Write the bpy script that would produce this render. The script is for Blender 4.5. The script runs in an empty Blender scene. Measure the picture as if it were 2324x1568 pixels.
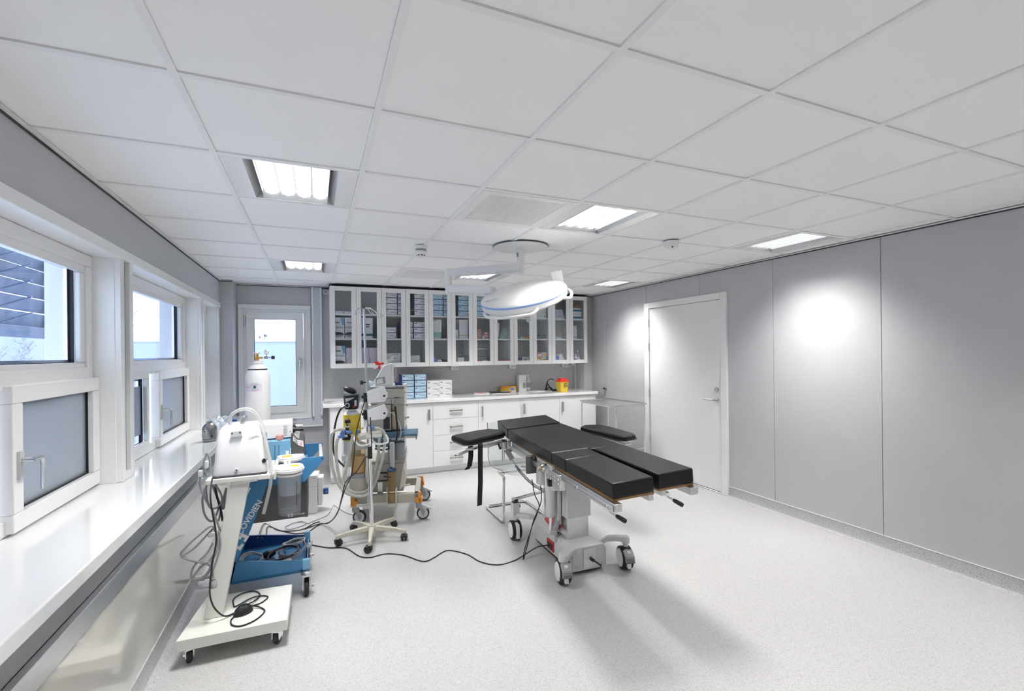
import bpy, bmesh, math, random
from mathutils import Vector, Matrix, Euler
random.seed(7)
S = bpy.context.scene
COL = S.collection
R = math.radians
PI = math.pi

# ------------------------------------------------------------------ materials
def mat(name, col, rough=.5, metal=0., spec=.5, noise=0., nscale=40., bump=0., bscale=200., coat=0., emit=0., ecol=None, vary=None):
    m = bpy.data.materials.new(name); m.use_nodes = True
    nt = m.node_tree; b = nt.nodes['Principled BSDF']
    c = (*col, 1)
    b.inputs['Base Color'].default_value = c
    b.inputs['Roughness'].default_value = rough
    b.inputs['Metallic'].default_value = metal
    b.inputs['Specular IOR Level'].default_value = spec
    if coat: b.inputs['Coat Weight'].default_value = coat; b.inputs['Coat Roughness'].default_value = .08
    if emit:
        b.inputs['Emission Color'].default_value = (*(ecol or col), 1); b.inputs['Emission Strength'].default_value = emit
    tc = nt.nodes.new('ShaderNodeTexCoord')
    if noise:
        n = nt.nodes.new('ShaderNodeTexNoise'); n.inputs['Scale'].default_value = nscale; n.inputs['Detail'].default_value = 4
        nt.links.new(tc.outputs['Object'], n.inputs['Vector'])
        r = nt.nodes.new('ShaderNodeValToRGB'); r.color_ramp.elements[0].position = .3; r.color_ramp.elements[1].position = .7
        d = vary or tuple(max(0, x*(1-noise)) for x in col)
        r.color_ramp.elements[0].color = (*d, 1); r.color_ramp.elements[1].color = c
        nt.links.new(n.outputs['Fac'], r.inputs['Fac']); nt.links.new(r.outputs['Color'], b.inputs['Base Color'])
    if bump:
        n2 = nt.nodes.new('ShaderNodeTexNoise'); n2.inputs['Scale'].default_value = bscale; n2.inputs['Detail'].default_value = 3
        nt.links.new(tc.outputs['Object'], n2.inputs['Vector'])
        bp = nt.nodes.new('ShaderNodeBump'); bp.inputs['Strength'].default_value = bump; bp.inputs['Distance'].default_value = .002
        nt.links.new(n2.outputs['Fac'], bp.inputs['Height']); nt.links.new(bp.outputs['Normal'], b.inputs['Normal'])
    return m

def glassmat(name, tint=(1, 1, 1), base=.08, rough=.0, milky=0., mcol=(.8, .85, .9)):
    """thin pane: mostly see-through with a Fresnel mirror; milky mixes in a translucent film"""
    m = bpy.data.materials.new(name); m.use_nodes = True; nt = m.node_tree
    for n in list(nt.nodes): nt.nodes.remove(n)
    out = nt.nodes.new('ShaderNodeOutputMaterial')
    tr = nt.nodes.new('ShaderNodeBsdfTransparent'); tr.inputs['Color'].default_value = (*tint, 1)
    gl = nt.nodes.new('ShaderNodeBsdfGlossy'); gl.inputs['Roughness'].default_value = rough
    lw = nt.nodes.new('ShaderNodeLayerWeight'); lw.inputs['Blend'].default_value = .5
    mx = nt.nodes.new('ShaderNodeMixShader')
    pw = nt.nodes.new('ShaderNodeMath'); pw.operation = 'POWER'; pw.inputs[1].default_value = 5.
    mp = nt.nodes.new('ShaderNodeMath'); mp.operation = 'MULTIPLY_ADD'; mp.inputs[1].default_value = .7; mp.inputs[2].default_value = base*.6
    nt.links.new(lw.outputs['Facing'], pw.inputs[0]); nt.links.new(pw.outputs[0], mp.inputs[0]); nt.links.new(mp.outputs[0], mx.inputs[0])
    src = tr
    if milky:
        tl = nt.nodes.new('ShaderNodeBsdfTranslucent'); tl.inputs['Color'].default_value = (*mcol, 1)
        df = nt.nodes.new('ShaderNodeBsdfDiffuse'); df.inputs['Color'].default_value = (*mcol, 1)
        m1 = nt.nodes.new('ShaderNodeMixShader'); m1.inputs[0].default_value = .4
        nt.links.new(tl.outputs[0], m1.inputs[1]); nt.links.new(df.outputs[0], m1.inputs[2])
        m2 = nt.nodes.new('ShaderNodeMixShader'); m2.inputs[0].default_value = milky
        nt.links.new(tr.outputs[0], m2.inputs[1]); nt.links.new(m1.outputs[0], m2.inputs[2]); src = m2
    nt.links.new(src.outputs[0], mx.inputs[1]); nt.links.new(gl.outputs[0], mx.inputs[2])
    nt.links.new(mx.outputs[0], out.inputs['Surface'])
    return m

def speckle(name, base, dark, lite, rough=.35):
    m = bpy.data.materials.new(name); m.use_nodes = True; nt = m.node_tree; b = nt.nodes['Principled BSDF']
    tc = nt.nodes.new('ShaderNodeTexCoord')
    v = nt.nodes.new('ShaderNodeTexVoronoi'); v.inputs['Scale'].default_value = 300
    nt.links.new(tc.outputs['Object'], v.inputs['Vector'])
    sp = nt.nodes.new('ShaderNodeSeparateColor'); nt.links.new(v.outputs['Color'], sp.inputs[0])
    r = nt.nodes.new('ShaderNodeValToRGB'); r.color_ramp.interpolation = 'CONSTANT'
    e = r.color_ramp.elements; e[0].position = 0; e[0].color = (*dark, 1); e[1].position = .10; e[1].color = (*base, 1)
    x = e.new(.62); x.color = (*lite, 1); x = e.new(.93); x.color = (*tuple(.5*(p+q) for p, q in zip(base, dark)), 1)
    nt.links.new(sp.outputs[0], r.inputs['Fac'])
    nt.links.new(r.outputs['Color'], b.inputs['Base Color']); b.inputs['Roughness'].default_value = rough
    b.inputs['Specular IOR Level'].default_value = .4
    n2 = nt.nodes.new('ShaderNodeTexNoise'); n2.inputs['Scale'].default_value = 60
    nt.links.new(tc.outputs['Object'], n2.inputs['Vector'])
    bp = nt.nodes.new('ShaderNodeBump'); bp.inputs['Strength'].default_value = .15; bp.inputs['Distance'].default_value = .002
    nt.links.new(n2.outputs['Fac'], bp.inputs['Height']); nt.links.new(bp.outputs['Normal'], b.inputs['Normal'])
    return m

M = dict(
 ceil=mat('ceiling_board', (.93, .93, .93), .9, bump=.25, bscale=350, noise=.03, nscale=300),
 grid=mat('grid_paint', (.86, .86, .865), .5),
 gap=mat('shadow_gap', (.05, .05, .055), .8),
 wall=mat('grey_wall', (.52, .527, .542), .6, bump=.35, bscale=260, noise=.03, nscale=5),
 seam=mat('wall_seam', (.16, .165, .17), .6),
 floor=speckle('vinyl_floor', (.485, .48, .48), (.36, .355, .36), (.53, .525, .52)),
 cove=speckle('vinyl_cove', (.46, .45, .46), (.27, .26, .28), (.52, .51, .52)),
 white=mat('white_paint', (.84, .84, .835), .4),
 upvc=mat('white_window_plastic', (.84, .84, .83), .3, coat=.2),
 lilac=mat('lilac_grey_duct', (.62, .63, .68), .45),
 sill=mat('gloss_white_laminate', (.86, .86, .855), .12, coat=.5),
 cream=mat('gloss_cream_panel', (.62, .61, .56), .07, coat=.6),
 greyband=mat('grey_band', (.30, .31, .32), .4),
 alu=mat('aluminium', (.72, .73, .74), .32, 1., noise=.05, nscale=120),
 steel=mat('brushed_steel', (.60, .59, .57), .28, 1., noise=.08, nscale=90),
 chrome=mat('chrome', (.82, .82, .83), .08, 1.),
 galv=mat('galvanised', (.70, .71, .72), .3, 1., noise=.12, nscale=60),
 pad=mat('black_vinyl', (.008, .008, .009), .40, bump=.3, bscale=90, noise=.3, nscale=9, spec=.4),
 strap=mat('black_webbing', (.012, .012, .013), .9),
 blk=mat('black_plastic', (.015, .015, .017), .35),
 rub=mat('black_rubber', (.02, .02, .021), .6),
 dgrey=mat('dark_grey_paint', (.085, .085, .09), .45),
 mgrey=mat('mid_grey_plastic', (.34, .35, .36), .45),
 lgrey=mat('light_grey_plastic', (.62, .63, .64), .4),
 oplight=mat('pale_grey_enamel', (.66, .67, .68), .35),
 gun=mat('gasket', (.012, .012, .018), .5),
 blue=mat('blue_enamel', (.05, .22, .45), .35),
 dblue=mat('deep_blue_enamel', (.015, .06, .22), .35),
 lblue=mat('light_blue_plastic', (.17, .39, .60), .4),
 sblue=mat('slate_blue', (.10, .20, .30), .4),
 tape=mat('pale_blue_plastic', (.16, .30, .72), .5),
 cartw=mat('cart_white_enamel', (.74, .74, .70), .35),
 cream2=mat('beige_enamel', (.52, .50, .44), .45, noise=.05, nscale=8),
 cream3=mat('cream_cast_metal', (.60, .58, .49), .5, noise=.25, nscale=60),
 abs=mat('white_abs', (.82, .82, .82), .3),
 orange=mat('orange_plastic', (.86, .36, .08), .4),
 red=mat('red_plastic', (.55, .02, .03), .4),
 bred=mat('bright_red_plastic', (.80, .03, .02), .4),
 yellow=mat('yellow_plastic', (.80, .58, .05), .4),
 brass=mat('brass', (.75, .48, .14), .25, 1.),
 ply=mat('plywood', (.30, .17, .07), .6),
 paper=mat('white_card', (.80, .80, .79), .7),
 lila=mat('lilac_card', (.74, .66, .75), .7),
 lilacbag=mat('lilac_plastic_bag', (.62, .60, .72), .45),
 bluecard=mat('pale_blue_card', (.46, .68, .80), .65),
 purple=mat('purple_card', (.07, .03, .20), .6),
 ink=mat('dark_print', (.03, .03, .05), .7),
 greyink=mat('grey_print', (.35, .36, .40), .7),
 teal=mat('teal_card', (.03, .22, .34), .6),
 brown=mat('brown_card', (.30, .17, .08), .7),
 pink=mat('pink_card', (.80, .50, .52), .6),
 skin=mat('salmon_plastic', (.66, .34, .28), .5),
 green=mat('dark_green_plastic', (.01, .12, .08), .5),
 tubeg=mat('pale_green_tube', (.42, .62, .60), .4),
 amber=mat('amber_print', (.85, .40, .03), .5),
 inside=mat('cabinet_interior', (.70, .71, .69), .6),
 hose=mat('translucent_hose', (.76, .76, .71), .35, bump=.0),
 tan=mat('tan_lime', (.74, .60, .40), .7, noise=.2, nscale=80),
 gcable=mat('grey_cable', (.28, .29, .31), .5),
 glass=glassmat('clear_glass', (.96, .98, 1.)),
 wglass=glassmat('window_glass', (.88, .93, 1.), .07),
 frost=glassmat('frosted_film_glass', (.8, .85, .9), .07, .15, .90, (.46, .48, .50)),
 plexi=glassmat('clear_acrylic', (.95, .97, .98), .10),
 jar=glassmat('clear_polycarbonate', (.90, .91, .93), .10, .05, .16, (.8, .82, .86)),
 amberjar=glassmat('amber_polycarbonate', (.93, .82, .60), .10, .05, .25, (.85, .70, .45)),
 pinkjar=glassmat('pink_liquid', (.95, .75, .8), .08, .05, .55, (.92, .70, .76)),
 tubeclear=glassmat('clear_pvc_tube', (.95, .96, .95), .12, .1, .5, (.88, .89, .87)),
 domesteel=mat('dull_steel', (.42, .42, .42), .27, 1., noise=.15, nscale=30),
 plasticbag=glassmat('thin_plastic_bag', (.92, .95, .98), .14, .12, .35, (.82, .88, .93)),
 lamp=mat('lit_diffuser', (1, 1, 1), .5, emit=.56),
 mirror=mat('glossy_white_plate', (.90, .90, .905), .2, coat=.25),
 reflector=mat('satin_reflector', (.62, .63, .64), .35, .6),
 domewhite=mat('lamp_white_enamel', (.86, .86, .85), .3, coat=.3),
 rimblue=mat('periwinkle_ring', (.30, .45, .85), .4),
 facade=mat('white_facade', (.42, .45, .52), .8),
 slat=mat('weathered_slat', (.20, .24, .32), .7, noise=.3, nscale=6),
 post=mat('grey_steel_post', (.24, .29, .38), .6),
 bark=mat('birch_bark', (.55, .56, .60), .8, noise=.5, nscale=25),
 twig=mat('bare_twig', (.26, .27, .31), .9),
 fol=mat('grey_green_foliage', (.20, .24, .24), .9, noise=.5, nscale=4),
 gravel=mat('pale_ground', (.70, .72, .74), .9, noise=.1, nscale=6),
)

# ------------------------------------------------------------------ geometry builder
class G:
    """collects shapes (several materials allowed) and links them as ONE mesh object"""
    def __init__(s, X=None): s.bm = bmesh.new(); s.mats = []; s.mi = 0; s.X = X or Matrix.Identity(4)
    def m(s, k):
        mm = M[k] if isinstance(k, str) else k
        if mm not in s.mats: s.mats.append(mm)
        s.mi = s.mats.index(mm); return s
    def _add(s, co, faces, T=None):
        T = s.X @ T if T is not None else s.X
        vs = [s.bm.verts.new(T @ Vector(c)) for c in co]
        for f in faces:
            try:
                fc = s.bm.faces.new([vs[i] for i in f]); fc.material_index = s.mi; fc.smooth = True
            except ValueError: pass
        return s
    def box(s, x0, x1, y0, y1, z0, z1, T=None):
        co = [(x, y, z) for z in (z0, z1) for y in (y0, y1) for x in (x0, x1)]
        return s._add(co, [(0, 2, 3, 1), (4, 5, 7, 6), (0, 1, 5, 4), (2, 6, 7, 3), (0, 4, 6, 2), (1, 3, 7, 5)], T)
    def cb(s, c, d, T=None):
        return s.box(c[0]-d[0]/2, c[0]+d[0]/2, c[1]-d[1]/2, c[1]+d[1]/2, c[2]-d[2]/2, c[2]+d[2]/2, T)
    def prism(s, poly, a, b, axis='z', T=None):
        n = len(poly)
        def P(p, t): return {'z': (p[0], p[1], t), 'y': (p[0], t, p[1]), 'x': (t, p[0], p[1])}[axis]
        co = [P(p, a) for p in poly] + [P(p, b) for p in poly]
        fs = [tuple(range(n))[::-1], tuple(range(n, 2*n))] + [(i, (i+1) % n, n+(i+1) % n, n+i) for i in range(n)]
        return s._add(co, fs, T)
    def loft(s, rings, cap=True, T=None):
        n = len(rings[0]); co = [p for r in rings for p in r]; fs = []
        for k in range(len(rings)-1):
            for i in range(n): fs.append((k*n+i, k*n+(i+1) % n, (k+1)*n+(i+1) % n, (k+1)*n+i))
        if cap: fs += [tuple(range(n))[::-1], tuple(range((len(rings)-1)*n, len(rings)*n))]
        return s._add(co, fs, T)
    def lathe(s, prof, c=(0, 0, 0), n=24, axis=(0, 0, 1), T=None):
        q = Vector((0, 0, 1)).rotation_difference(Vector(axis)).to_matrix().to_4x4()
        L = Matrix.Translation(c) @ q
        if T is not None: L = T @ L
        rings = [[(r*math.cos(2*PI*i/n), r*math.sin(2*PI*i/n), z) for i in range(n)] for r, z in prof]
        return s.loft(rings, True, L)
    def cyl(s, a, b, r, r2=None, n=16, T=None):
        a, b = Vector(a), Vector(b); d = b-a
        return s.lathe([(r, 0), (r if r2 is None else r2, d.length)], a, n, d, T)
    def sph(s, c, r, n=14, sc=(1, 1, 1), T=None):
        pr = [(max(1e-4, r*math.sin(PI*k/8)), -r*math.cos(PI*k/8)) for k in range(9)]
        L = Matrix.Translation(c) @ Matrix.Diagonal((*sc, 1))
        if T is not None: L = T @ L
        return s.lathe(pr, (0, 0, 0), n, (0, 0, 1), L)
    def tube(s, pts, r, n=8, smooth=6, closed=False, ribs=0, T=None):
        P = [Vector(p) for p in pts]
        if smooth and len(P) > 2:
            Q = []; N = len(P); rng = range(N if closed else N-1)
            for i in rng:
                p0 = P[(i-1) % N] if closed or i > 0 else P[0]*2-P[1]; p1 = P[i]; p2 = P[(i+1) % N]
                p3 = P[(i+2) % N] if closed or i+2 < N else P[-1]*2-P[-2]
                for k in range(smooth):
                    t = k/smooth
                    Q.append(.5*((2*p1)+(p2-p0)*t+(2*p0-5*p1+4*p2-p3)*t*t+(3*p1-p0-3*p2+p3)*t**3))
            if not closed: Q.append(P[-1])
            P = Q
        if ribs:
            tot = sum((P[i+1]-P[i]).length for i in range(len(P)-1)); m = max(4, int(tot/ribs)*2); Q = []; acc = 0; i = 0
            for k in range(m+1):
                t = tot*k/m
                while i < len(P)-2 and acc+(P[i+1]-P[i]).length < t: acc += (P[i+1]-P[i]).length; i += 1
                l = (P[i+1]-P[i]).length or 1; Q.append(P[i].lerp(P[i+1], min(1, (t-acc)/l)))
            P = Q
        N = len(P); rings = []; up = None
        for i in range(N):
            if closed: d = P[(i+1) % N]-P[i-1]
            else: d = P[min(i+1, N-1)]-P[max(i-1, 0)]
            d = d.normalized() if d.length > 1e-9 else Vector((0, 0, 1))
            if up is None: up = Vector((0, 0, 1)) if abs(d.z) < .9 else Vector((1, 0, 0))
            sd = d.cross(up)
            if sd.length < 1e-6: sd = d.cross(Vector((0, 1, .3)))
            sd.normalize(); up = sd.cross(d).normalized()
            rr = r*(1+.16*(1 if i % 2 else -1)) if ribs else r
            rings.append([tuple(P[i]+rr*(math.cos(2*PI*k/n)*sd+math.sin(2*PI*k/n)*up)) for k in range(n)])
        if closed: rings.append(rings[0]); return s.loft(rings, False, T)
        return s.loft(rings, True, T)
    def out(s, name, parent=None, bev=0., seg=2, ang=35, sub=0, k=None):
        me = bpy.data.meshes.new(name)
        bmesh.ops.recalc_face_normals(s.bm, faces=s.bm.faces)
        s.bm.to_mesh(me); s.bm.free()
        for mm in s.mats: me.materials.append(mm)
        me.set_sharp_from_angle(angle=R(ang))
        o = bpy.data.objects.new(name, me); COL.objects.link(o)
        if parent is not None: o.parent = parent
        if bev:
            b = o.modifiers.new('bevel', 'BEVEL'); b.width = bev; b.segments = seg; b.limit_method = 'ANGLE'; b.angle_limit = R(40); b.harden_normals = False
        if sub:
            u = o.modifiers.new('subsurf', 'SUBSURF'); u.levels = u.render_levels = sub
        return o

def tag(o, label, cat, group=None, kind=None):
    o['label'] = label; o['category'] = cat
    if group: o['group'] = group
    if kind: o['kind'] = kind
    return o
def thing(name, label, cat, loc=(0, 0, 0), rz=0., group=None):
    o = bpy.data.objects.new(name, None); COL.objects.link(o); o.empty_display_size = .1
    o.location = loc; o.rotation_euler = (0, 0, rz)
    return tag(o, label, cat, group)
def struct(g, name, parent=None, **k):
    o = g.out(name, parent, **k)
    if parent is None: o['kind'] = 'structure'
    return o
def copy_tree(o, parent=None):
    c = o.copy(); COL.objects.link(c)
    if parent is not None: c.parent = parent
    for ch in list(o.children): copy_tree(ch, c)
    return c
def text(s, name, size, M4, m, parent, depth=.0006, bold=0.):
    cu = bpy.data.curves.new(name, 'FONT'); cu.body = s; cu.size = size; cu.align_x = 'CENTER'; cu.align_y = 'CENTER'; cu.extrude = depth; cu.resolution_u = 3
    if bold: cu.offset = bold
    t = bpy.data.objects.new('tmp', cu); COL.objects.link(t)
    bpy.context.view_layer.update()
    me = bpy.data.meshes.new_from_object(t.evaluated_get(bpy.context.evaluated_depsgraph_get()))
    bpy.data.objects.remove(t); bpy.data.curves.remove(cu)
    me.materials.clear(); me.materials.append(M[m]); me.transform(M4)
    o = bpy.data.objects.new(name, me); COL.objects.link(o)
    if parent is not None: o.parent = parent
    return o
def frame(o, x, y):
    """4x4 whose local x,y axes run along x,y with origin o (for text on a surface)"""
    x = Vector(x).normalized(); y = Vector(y); y = (y-x*y.dot(x)).normalized(); z = x.cross(y)
    return Matrix(((x.x, y.x, z.x, o[0]), (x.y, y.y, z.y, o[1]), (x.z, y.z, z.z, o[2]), (0, 0, 0, 1)))
def rot(z, o=(0, 0, 0)): return Matrix.Translation(o) @ Matrix.Rotation(z, 4, 'Z')

# ------------------------------------------------------------------ camera
cam_d = bpy.data.cameras.new('camera'); cam = bpy.data.objects.new('camera', cam_d); COL.objects.link(cam)
cam_d.sensor_width = 36; cam_d.sensor_fit = 'HORIZONTAL'; cam_d.lens = 1057.4/2324*36
cam_d.shift_y = (800.4-784)/2324
cam_d.clip_start = .05; cam_d.clip_end = 200
EXPO = 1.32
YAW, ROLL = .4012, .0105
cam.matrix_world = Matrix.Translation((0, 0, 1.512)) @ Matrix.Rotation(-YAW, 4, 'Z') @ Matrix.Rotation(PI/2, 4, 'X') @ Matrix.Rotation(-ROLL, 4, 'Z')
S.camera = cam
# ------------------------------------------------------------------ the room
ZC = 2.37; XL, XR, YB, YF = -.985, 3.95, 6.42, -2.3
GX = [-.997+.6*i for i in range(0, 9)]; GY = [1.089+.6*j for j in range(-6, 10)]
LAMPS = [(i, j) for j in (-2, 2, 6) for i in (1, 4, 7)]
VENTS = [(3, 2), (3, 6)]
g = G().m('floor').box(XL-.3, XR+.1, YF-.1, YB+.3, -.1, 0); struct(g, 'floor')
g = G()
g.m('gap').box(XL-.2, XR+.1, YF-.1, YB+.3, ZC+.09, ZC+.2)
xs = [XL-.6-.012] + GX + [4.4]
for i in range(-1, 9):
    for j in range(-6, 10):
        if (i, j) in LAMPS or (i, j) in VENTS: continue
        x0, x1 = -.997+.6*i+.0245, -.997+.6*(i+1)-.0005
        y0, y1 = 1.089+.6*j+.0245, 1.089+.6*(j+1)-.0005
        x0, x1, y0, y1 = max(x0, XL-.02), min(x1, XR), max(y0, YF), min(y1, YB)
        if x1-x0 < .02 or y1-y0 < .02: continue
        g.m('ceil').box(x0, x1, y0, y1, ZC+.007, ZC+.025)
for x in GX: g.m('grid').box(x, x+.024, YF, YB, ZC, ZC+.035)
for y in GY: g.m('grid').box(XL, XR, y, y+.024, ZC+.0005, ZC+.035)
struct(g, 'ceiling')
g = G().m('white')   # shadow-gap edge trim
for a in ((XL, XL+.022, YF, 6.15), (XR-.022, XR, YF, 6.15), (XL+.13, .03, 6.398, YB)):
    g.m('white').box(*a, ZC-.006, ZC-.0005)
for a in ((XL, XL+.006, YF, 6.15), (XR-.006, XR, YF, 6.15), (XL+.13, XR-.15, 6.412, YB), (XL, XL+.13, 6.144, 6.15), (XR-.14, XR, 6.144, 6.15)):
    g.m('gap').box(*a, ZC-.014, ZC-.0062)
struct(g, 'trim_1')

# right wall of 0.9 m panels, with the doorway
seams = [3.95+.9*k+.003 for k in range(-7, 3)]; DY0, DY1 = 3.60, 4.85
g = G().m('seam').box(XR+.02, XR+.12, YF, YB+.3, 0, ZC+.1)
ed = [YF]+[s for s in seams if s > YF]+[YB]
for a, b in zip(ed[:-1], ed[1:]):
    a += .0022; b -= .0022
    for p, q, z0 in ((a, min(b, DY0), 0), (max(a, DY0), min(b, DY1), 2.08), (max(a, DY1), b, 0)):
        if q-p > .01: g.m('wall').box(XR, XR+.03, p, q, z0, ZC+.1)
struct(g, 'wall_right')
g = G().m('cove')
def cove(p, q, inward):   # p->q along wall foot, inward = unit vector into the room
    p, q, w = Vector(p), Vector(q), Vector(inward)
    prof = [(0, 0), (.045, 0), (.03, .004), (.014, .012), (.006, .028), (.005, .098), (0, .1)]
    for ring in [0]:
        g.loft([[tuple(e+w*a+Vector((0, 0, h+.0005))) for a, h in prof] for e in (p, q)])
cove((XR, YF, 0), (XR, DY0-.03, 0), (-1, 0, 0)); cove((XR, DY1+.03, 0), (XR, 6.15, 0), (-1, 0, 0))
g.m('white').box(XR-.006, XR, YF, DY0-.03, .1, .104).box(XR-.006, XR, DY1+.03, 6.15, .1, .104)
struct(g, 'baseboard_right')
g = G().m('cove'); cove((XL+.13, YB, 0), (.155, YB, 0), (0, -1, 0)); struct(g, 'baseboard_back')
g = G().m('cove'); cove((-.735, YF, 0), (-.735, 6.15, 0), (1, 0, 0)); struct(g, 'baseboard_left')

# back wall with its window opening, corner pilasters
WX0, WX1, WZ0, WZ1 = -.80, -.075, .76, 2.09
g = G().m('wall').box(XL-.27, WX0, YB, YB+.25, 0, ZC+.1).box(WX1, XR+.1, YB, YB+.25, 0, ZC+.1).box(WX0, WX1, YB, YB+.25, 0, WZ0).box(WX0, WX1, YB, YB+.25, WZ1, ZC+.1)
struct(g, 'wall_back')
g = G().m('wall').box(XL-.1, XL+.13, 6.15, YB, 0, ZC+.1); struct(g, 'trim_2', bev=.006)
g = G().m('wall').box(XR-.14, XR+.02, 6.15, YB, 0, ZC+.1); struct(g, 'trim_3', bev=.006)
g = G().m('wall').box(XL-.3, XR+.1, YF-.1, YF, 0, ZC+.1); struct(g, 'wall_front')

# left wall: header, plinth, piers between the window bays
BAYS = [(1.45, 3.20), (3.40, 5.17), (5.32, 6.07)]
XW = -1.10
g = G().m('wall').box(-1.3, XL, YF, 6.15, 2.11, ZC+.1).box(-1.3, XL, YF, 1.3, .76, 2.11)
g.box(-1.3, -.76, YF, 6.15, 0, .76)
struct(g, 'wall_left')
g = G().m('upvc').box(-1.14, XL+.012, 1.3, 6.15, 2.055, 2.112)
for y0, y1 in ((1.3, 1.45), (3.20, 3.40), (5.17, 5.32), (6.07, 6.15)):
    g.m('upvc').box(-1.3, XL-.02, y0, y1, .82, 2.06)
    g.box(XL-.025, XL+.006, y0+.004, y0+.058, .821, 2.056)
    if y1-y0 > .1: g.box(XL-.025, XL+.006, y1-.058, y1-.004, .821, 2.056); g.m('mgrey').box(XL-.022, XL-.016, y0+.058, y1-.058, .86, 2.056)
    if y1-y0 > .1: g.m('upvc').box(XL-.03, XL+.008, y0+.05, y1-.004, .821, .862)
struct(g, 'trim_4', bev=.003)
g = G().m('sill').box(-1.3, -.705, YF, 6.15, .765, .82); struct(g, 'trim_5', bev=.006, seg=3)
g = G().m('greyband').box(-.76, -.748, YF, 6.15, .66, .765)
g.m('alu').box(-.748, -.728, YF, 6.15, .575, .655).box(-.748, -.722, YF, 6.15, .645, .66)
g.m('gap').box(-.76, -.738, YF, 6.15, .568, .576)
struct(g, 'trim_6', bev=.002)
g = G().m('cream').box(-.76, -.735, YF, 6.15, .001, .567); struct(g, 'trim_7')

def win_frame(g, x0, x1, y0, y1, z0, z1, w, T=None):   # rectangular frame in a y-z plane
    g.box(x0, x1, y0, y1, z0, z0+w, T).box(x0, x1, y0, y1, z1-w, z1, T).box(x0, x1, y0, y0+w, z0+w, z1-w, T).box(x0, x1, y1-w, y1, z0+w, z1-w, T)
def window(name, y0, y1, halves):
    g = G().m('upvc'); win_frame(g, XW-.09, XW, y0, y1, .822, 2.054, .062)
    g.box(XW-.09, XW, y0+.06, y1-.06, 1.385, 1.46)
    w = struct(g, name, bev=.004)
    def pane(a, b, c, d, m, parent, gask=.009, x=XW-.055):
        q = G().m('gun'); win_frame(q, x-.012, x+.013, a, b, c, d, gask); q.out('gasket', parent)
        G().m(m).box(x-.003, x+.003, a+gask, b-gask, c+gask, d-gask).out('pane', parent)
        q = G().m('alu'); win_frame(q, x-.02, x-.006, a, b, c, d, .022); q.out('spacer_bar', parent)
    def bead(a, b, c, d, parent):
        q = G().m('upvc'); win_frame(q, XW-.04, XW-.012, a, b, c, d, .045); q.out('glazing_bead', parent, bev=.006)
    bead(y0+.06, y1-.06, 1.44, 2.0, w); pane(y0+.1, y1-.1, 1.478, 1.988, 'wglass', w)
    for kind, a, b in halves:
        if kind == 'fix':
            bead(a, b, .86, 1.40, w)
            pane(a+.04, b-.04, .875, 1.362, 'frost' if False else 'wglass', w)
            G().m('frost').box(XW-.051, XW-.0505, a+.05, b-.05, .955, 1.30).out('privacy_film', w)
        else:
            q = G().m('upvc'); win_frame(q, XW-.03, XW+.028, a, b, .832, 1.405, .072)
            s = q.out('sash', w, bev=.005)
            pane(a+.066, b-.066, .898, 1.34, 'frost', s, x=XW-.01)
            # window handle
            q = G().m('lgrey').box(XW+.028, XW+.038, a+.022, a+.052, 1.035, 1.145)
            q.m('alu').cyl((XW+.036, a+.037, 1.11), (XW+.075, a+.037, 1.11), .010, n=12)
            q.tube([(XW+.075, a+.03, 1.112), (XW+.078, a+.075, 1.11), (XW+.078, a+.092, 1.09), (XW+.076, a+.098, .98)], .009, n=10)
            q.out('window_handle', s, bev=.003)
    return w
window('window_1', 1.45, 3.20, [('fix', 1.51, 2.38), ('sash', 2.405, 3.195)])
window('window_2', 3.40, 5.17, [('fix', 3.46, 4.17), ('sash', 4.262, 5.165)])
window('window_3', 5.32, 6.07, [('fix', 5.38, 6.01)])

# back window (its own casing, frame, sash)
def fr_xz(g, y0, y1, x0, x1, z0, z1, w):
    g.box(x0, x1, y0, y1, z0, z0+w).box(x0, x1, y0, y1, z1-w, z1).box(x0, x0+w, y0, y1, z0+w, z1-w).box(x1-w, x1, y0, y1, z0+w, z1-w)
g = G().m('upvc'); fr_xz(g, 6.398, YB+.02, -.838, -.038, .715, 2.13, .055)
g.box(-.838, -.038, 6.385, 6.4, .715, .735)
w4 = struct(g, 'window_4', bev=.004)
g = G().m('upvc'); fr_xz(g, YB+.012, YB+.1, -.783, -.093, .77, 2.076, .032); g.out('window_frame', w4, bev=.003)
g = G().m('upvc'); fr_xz(g, YB-.004, YB+.06, -.755, -.127, .798, 2.04, .082)
sash = g.out('sash', w4, bev=.005)
g = G().m('gun'); fr_xz(g, YB+.015, YB+.04, -.675, -.207, .878, 1.96, .008); g.out('gasket', sash)
G().m('wglass').box(-.668, -.214, YB+.024, YB+.03, .886, 1.952).out('pane', sash)
g = G().m('alu').cyl((-.772, YB-.004, 1.86), (-.772, YB-.004, 1.99), .008, n=10); g.out('hinge', w4)
g = G().m('lgrey').box(-.178, -.152, YB-.014, YB-.004, 1.40, 1.47)
g.m('alu').cyl((-.165, YB-.01, 1.44), (-.165, YB-.055, 1.44), .009, n=10).tube([(-.165, YB-.05, 1.45), (-.165, YB-.055, 1.43), (-.168, YB-.05, 1.32)], .009)
g.out('window_handle', sash, bev=.002)

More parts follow.
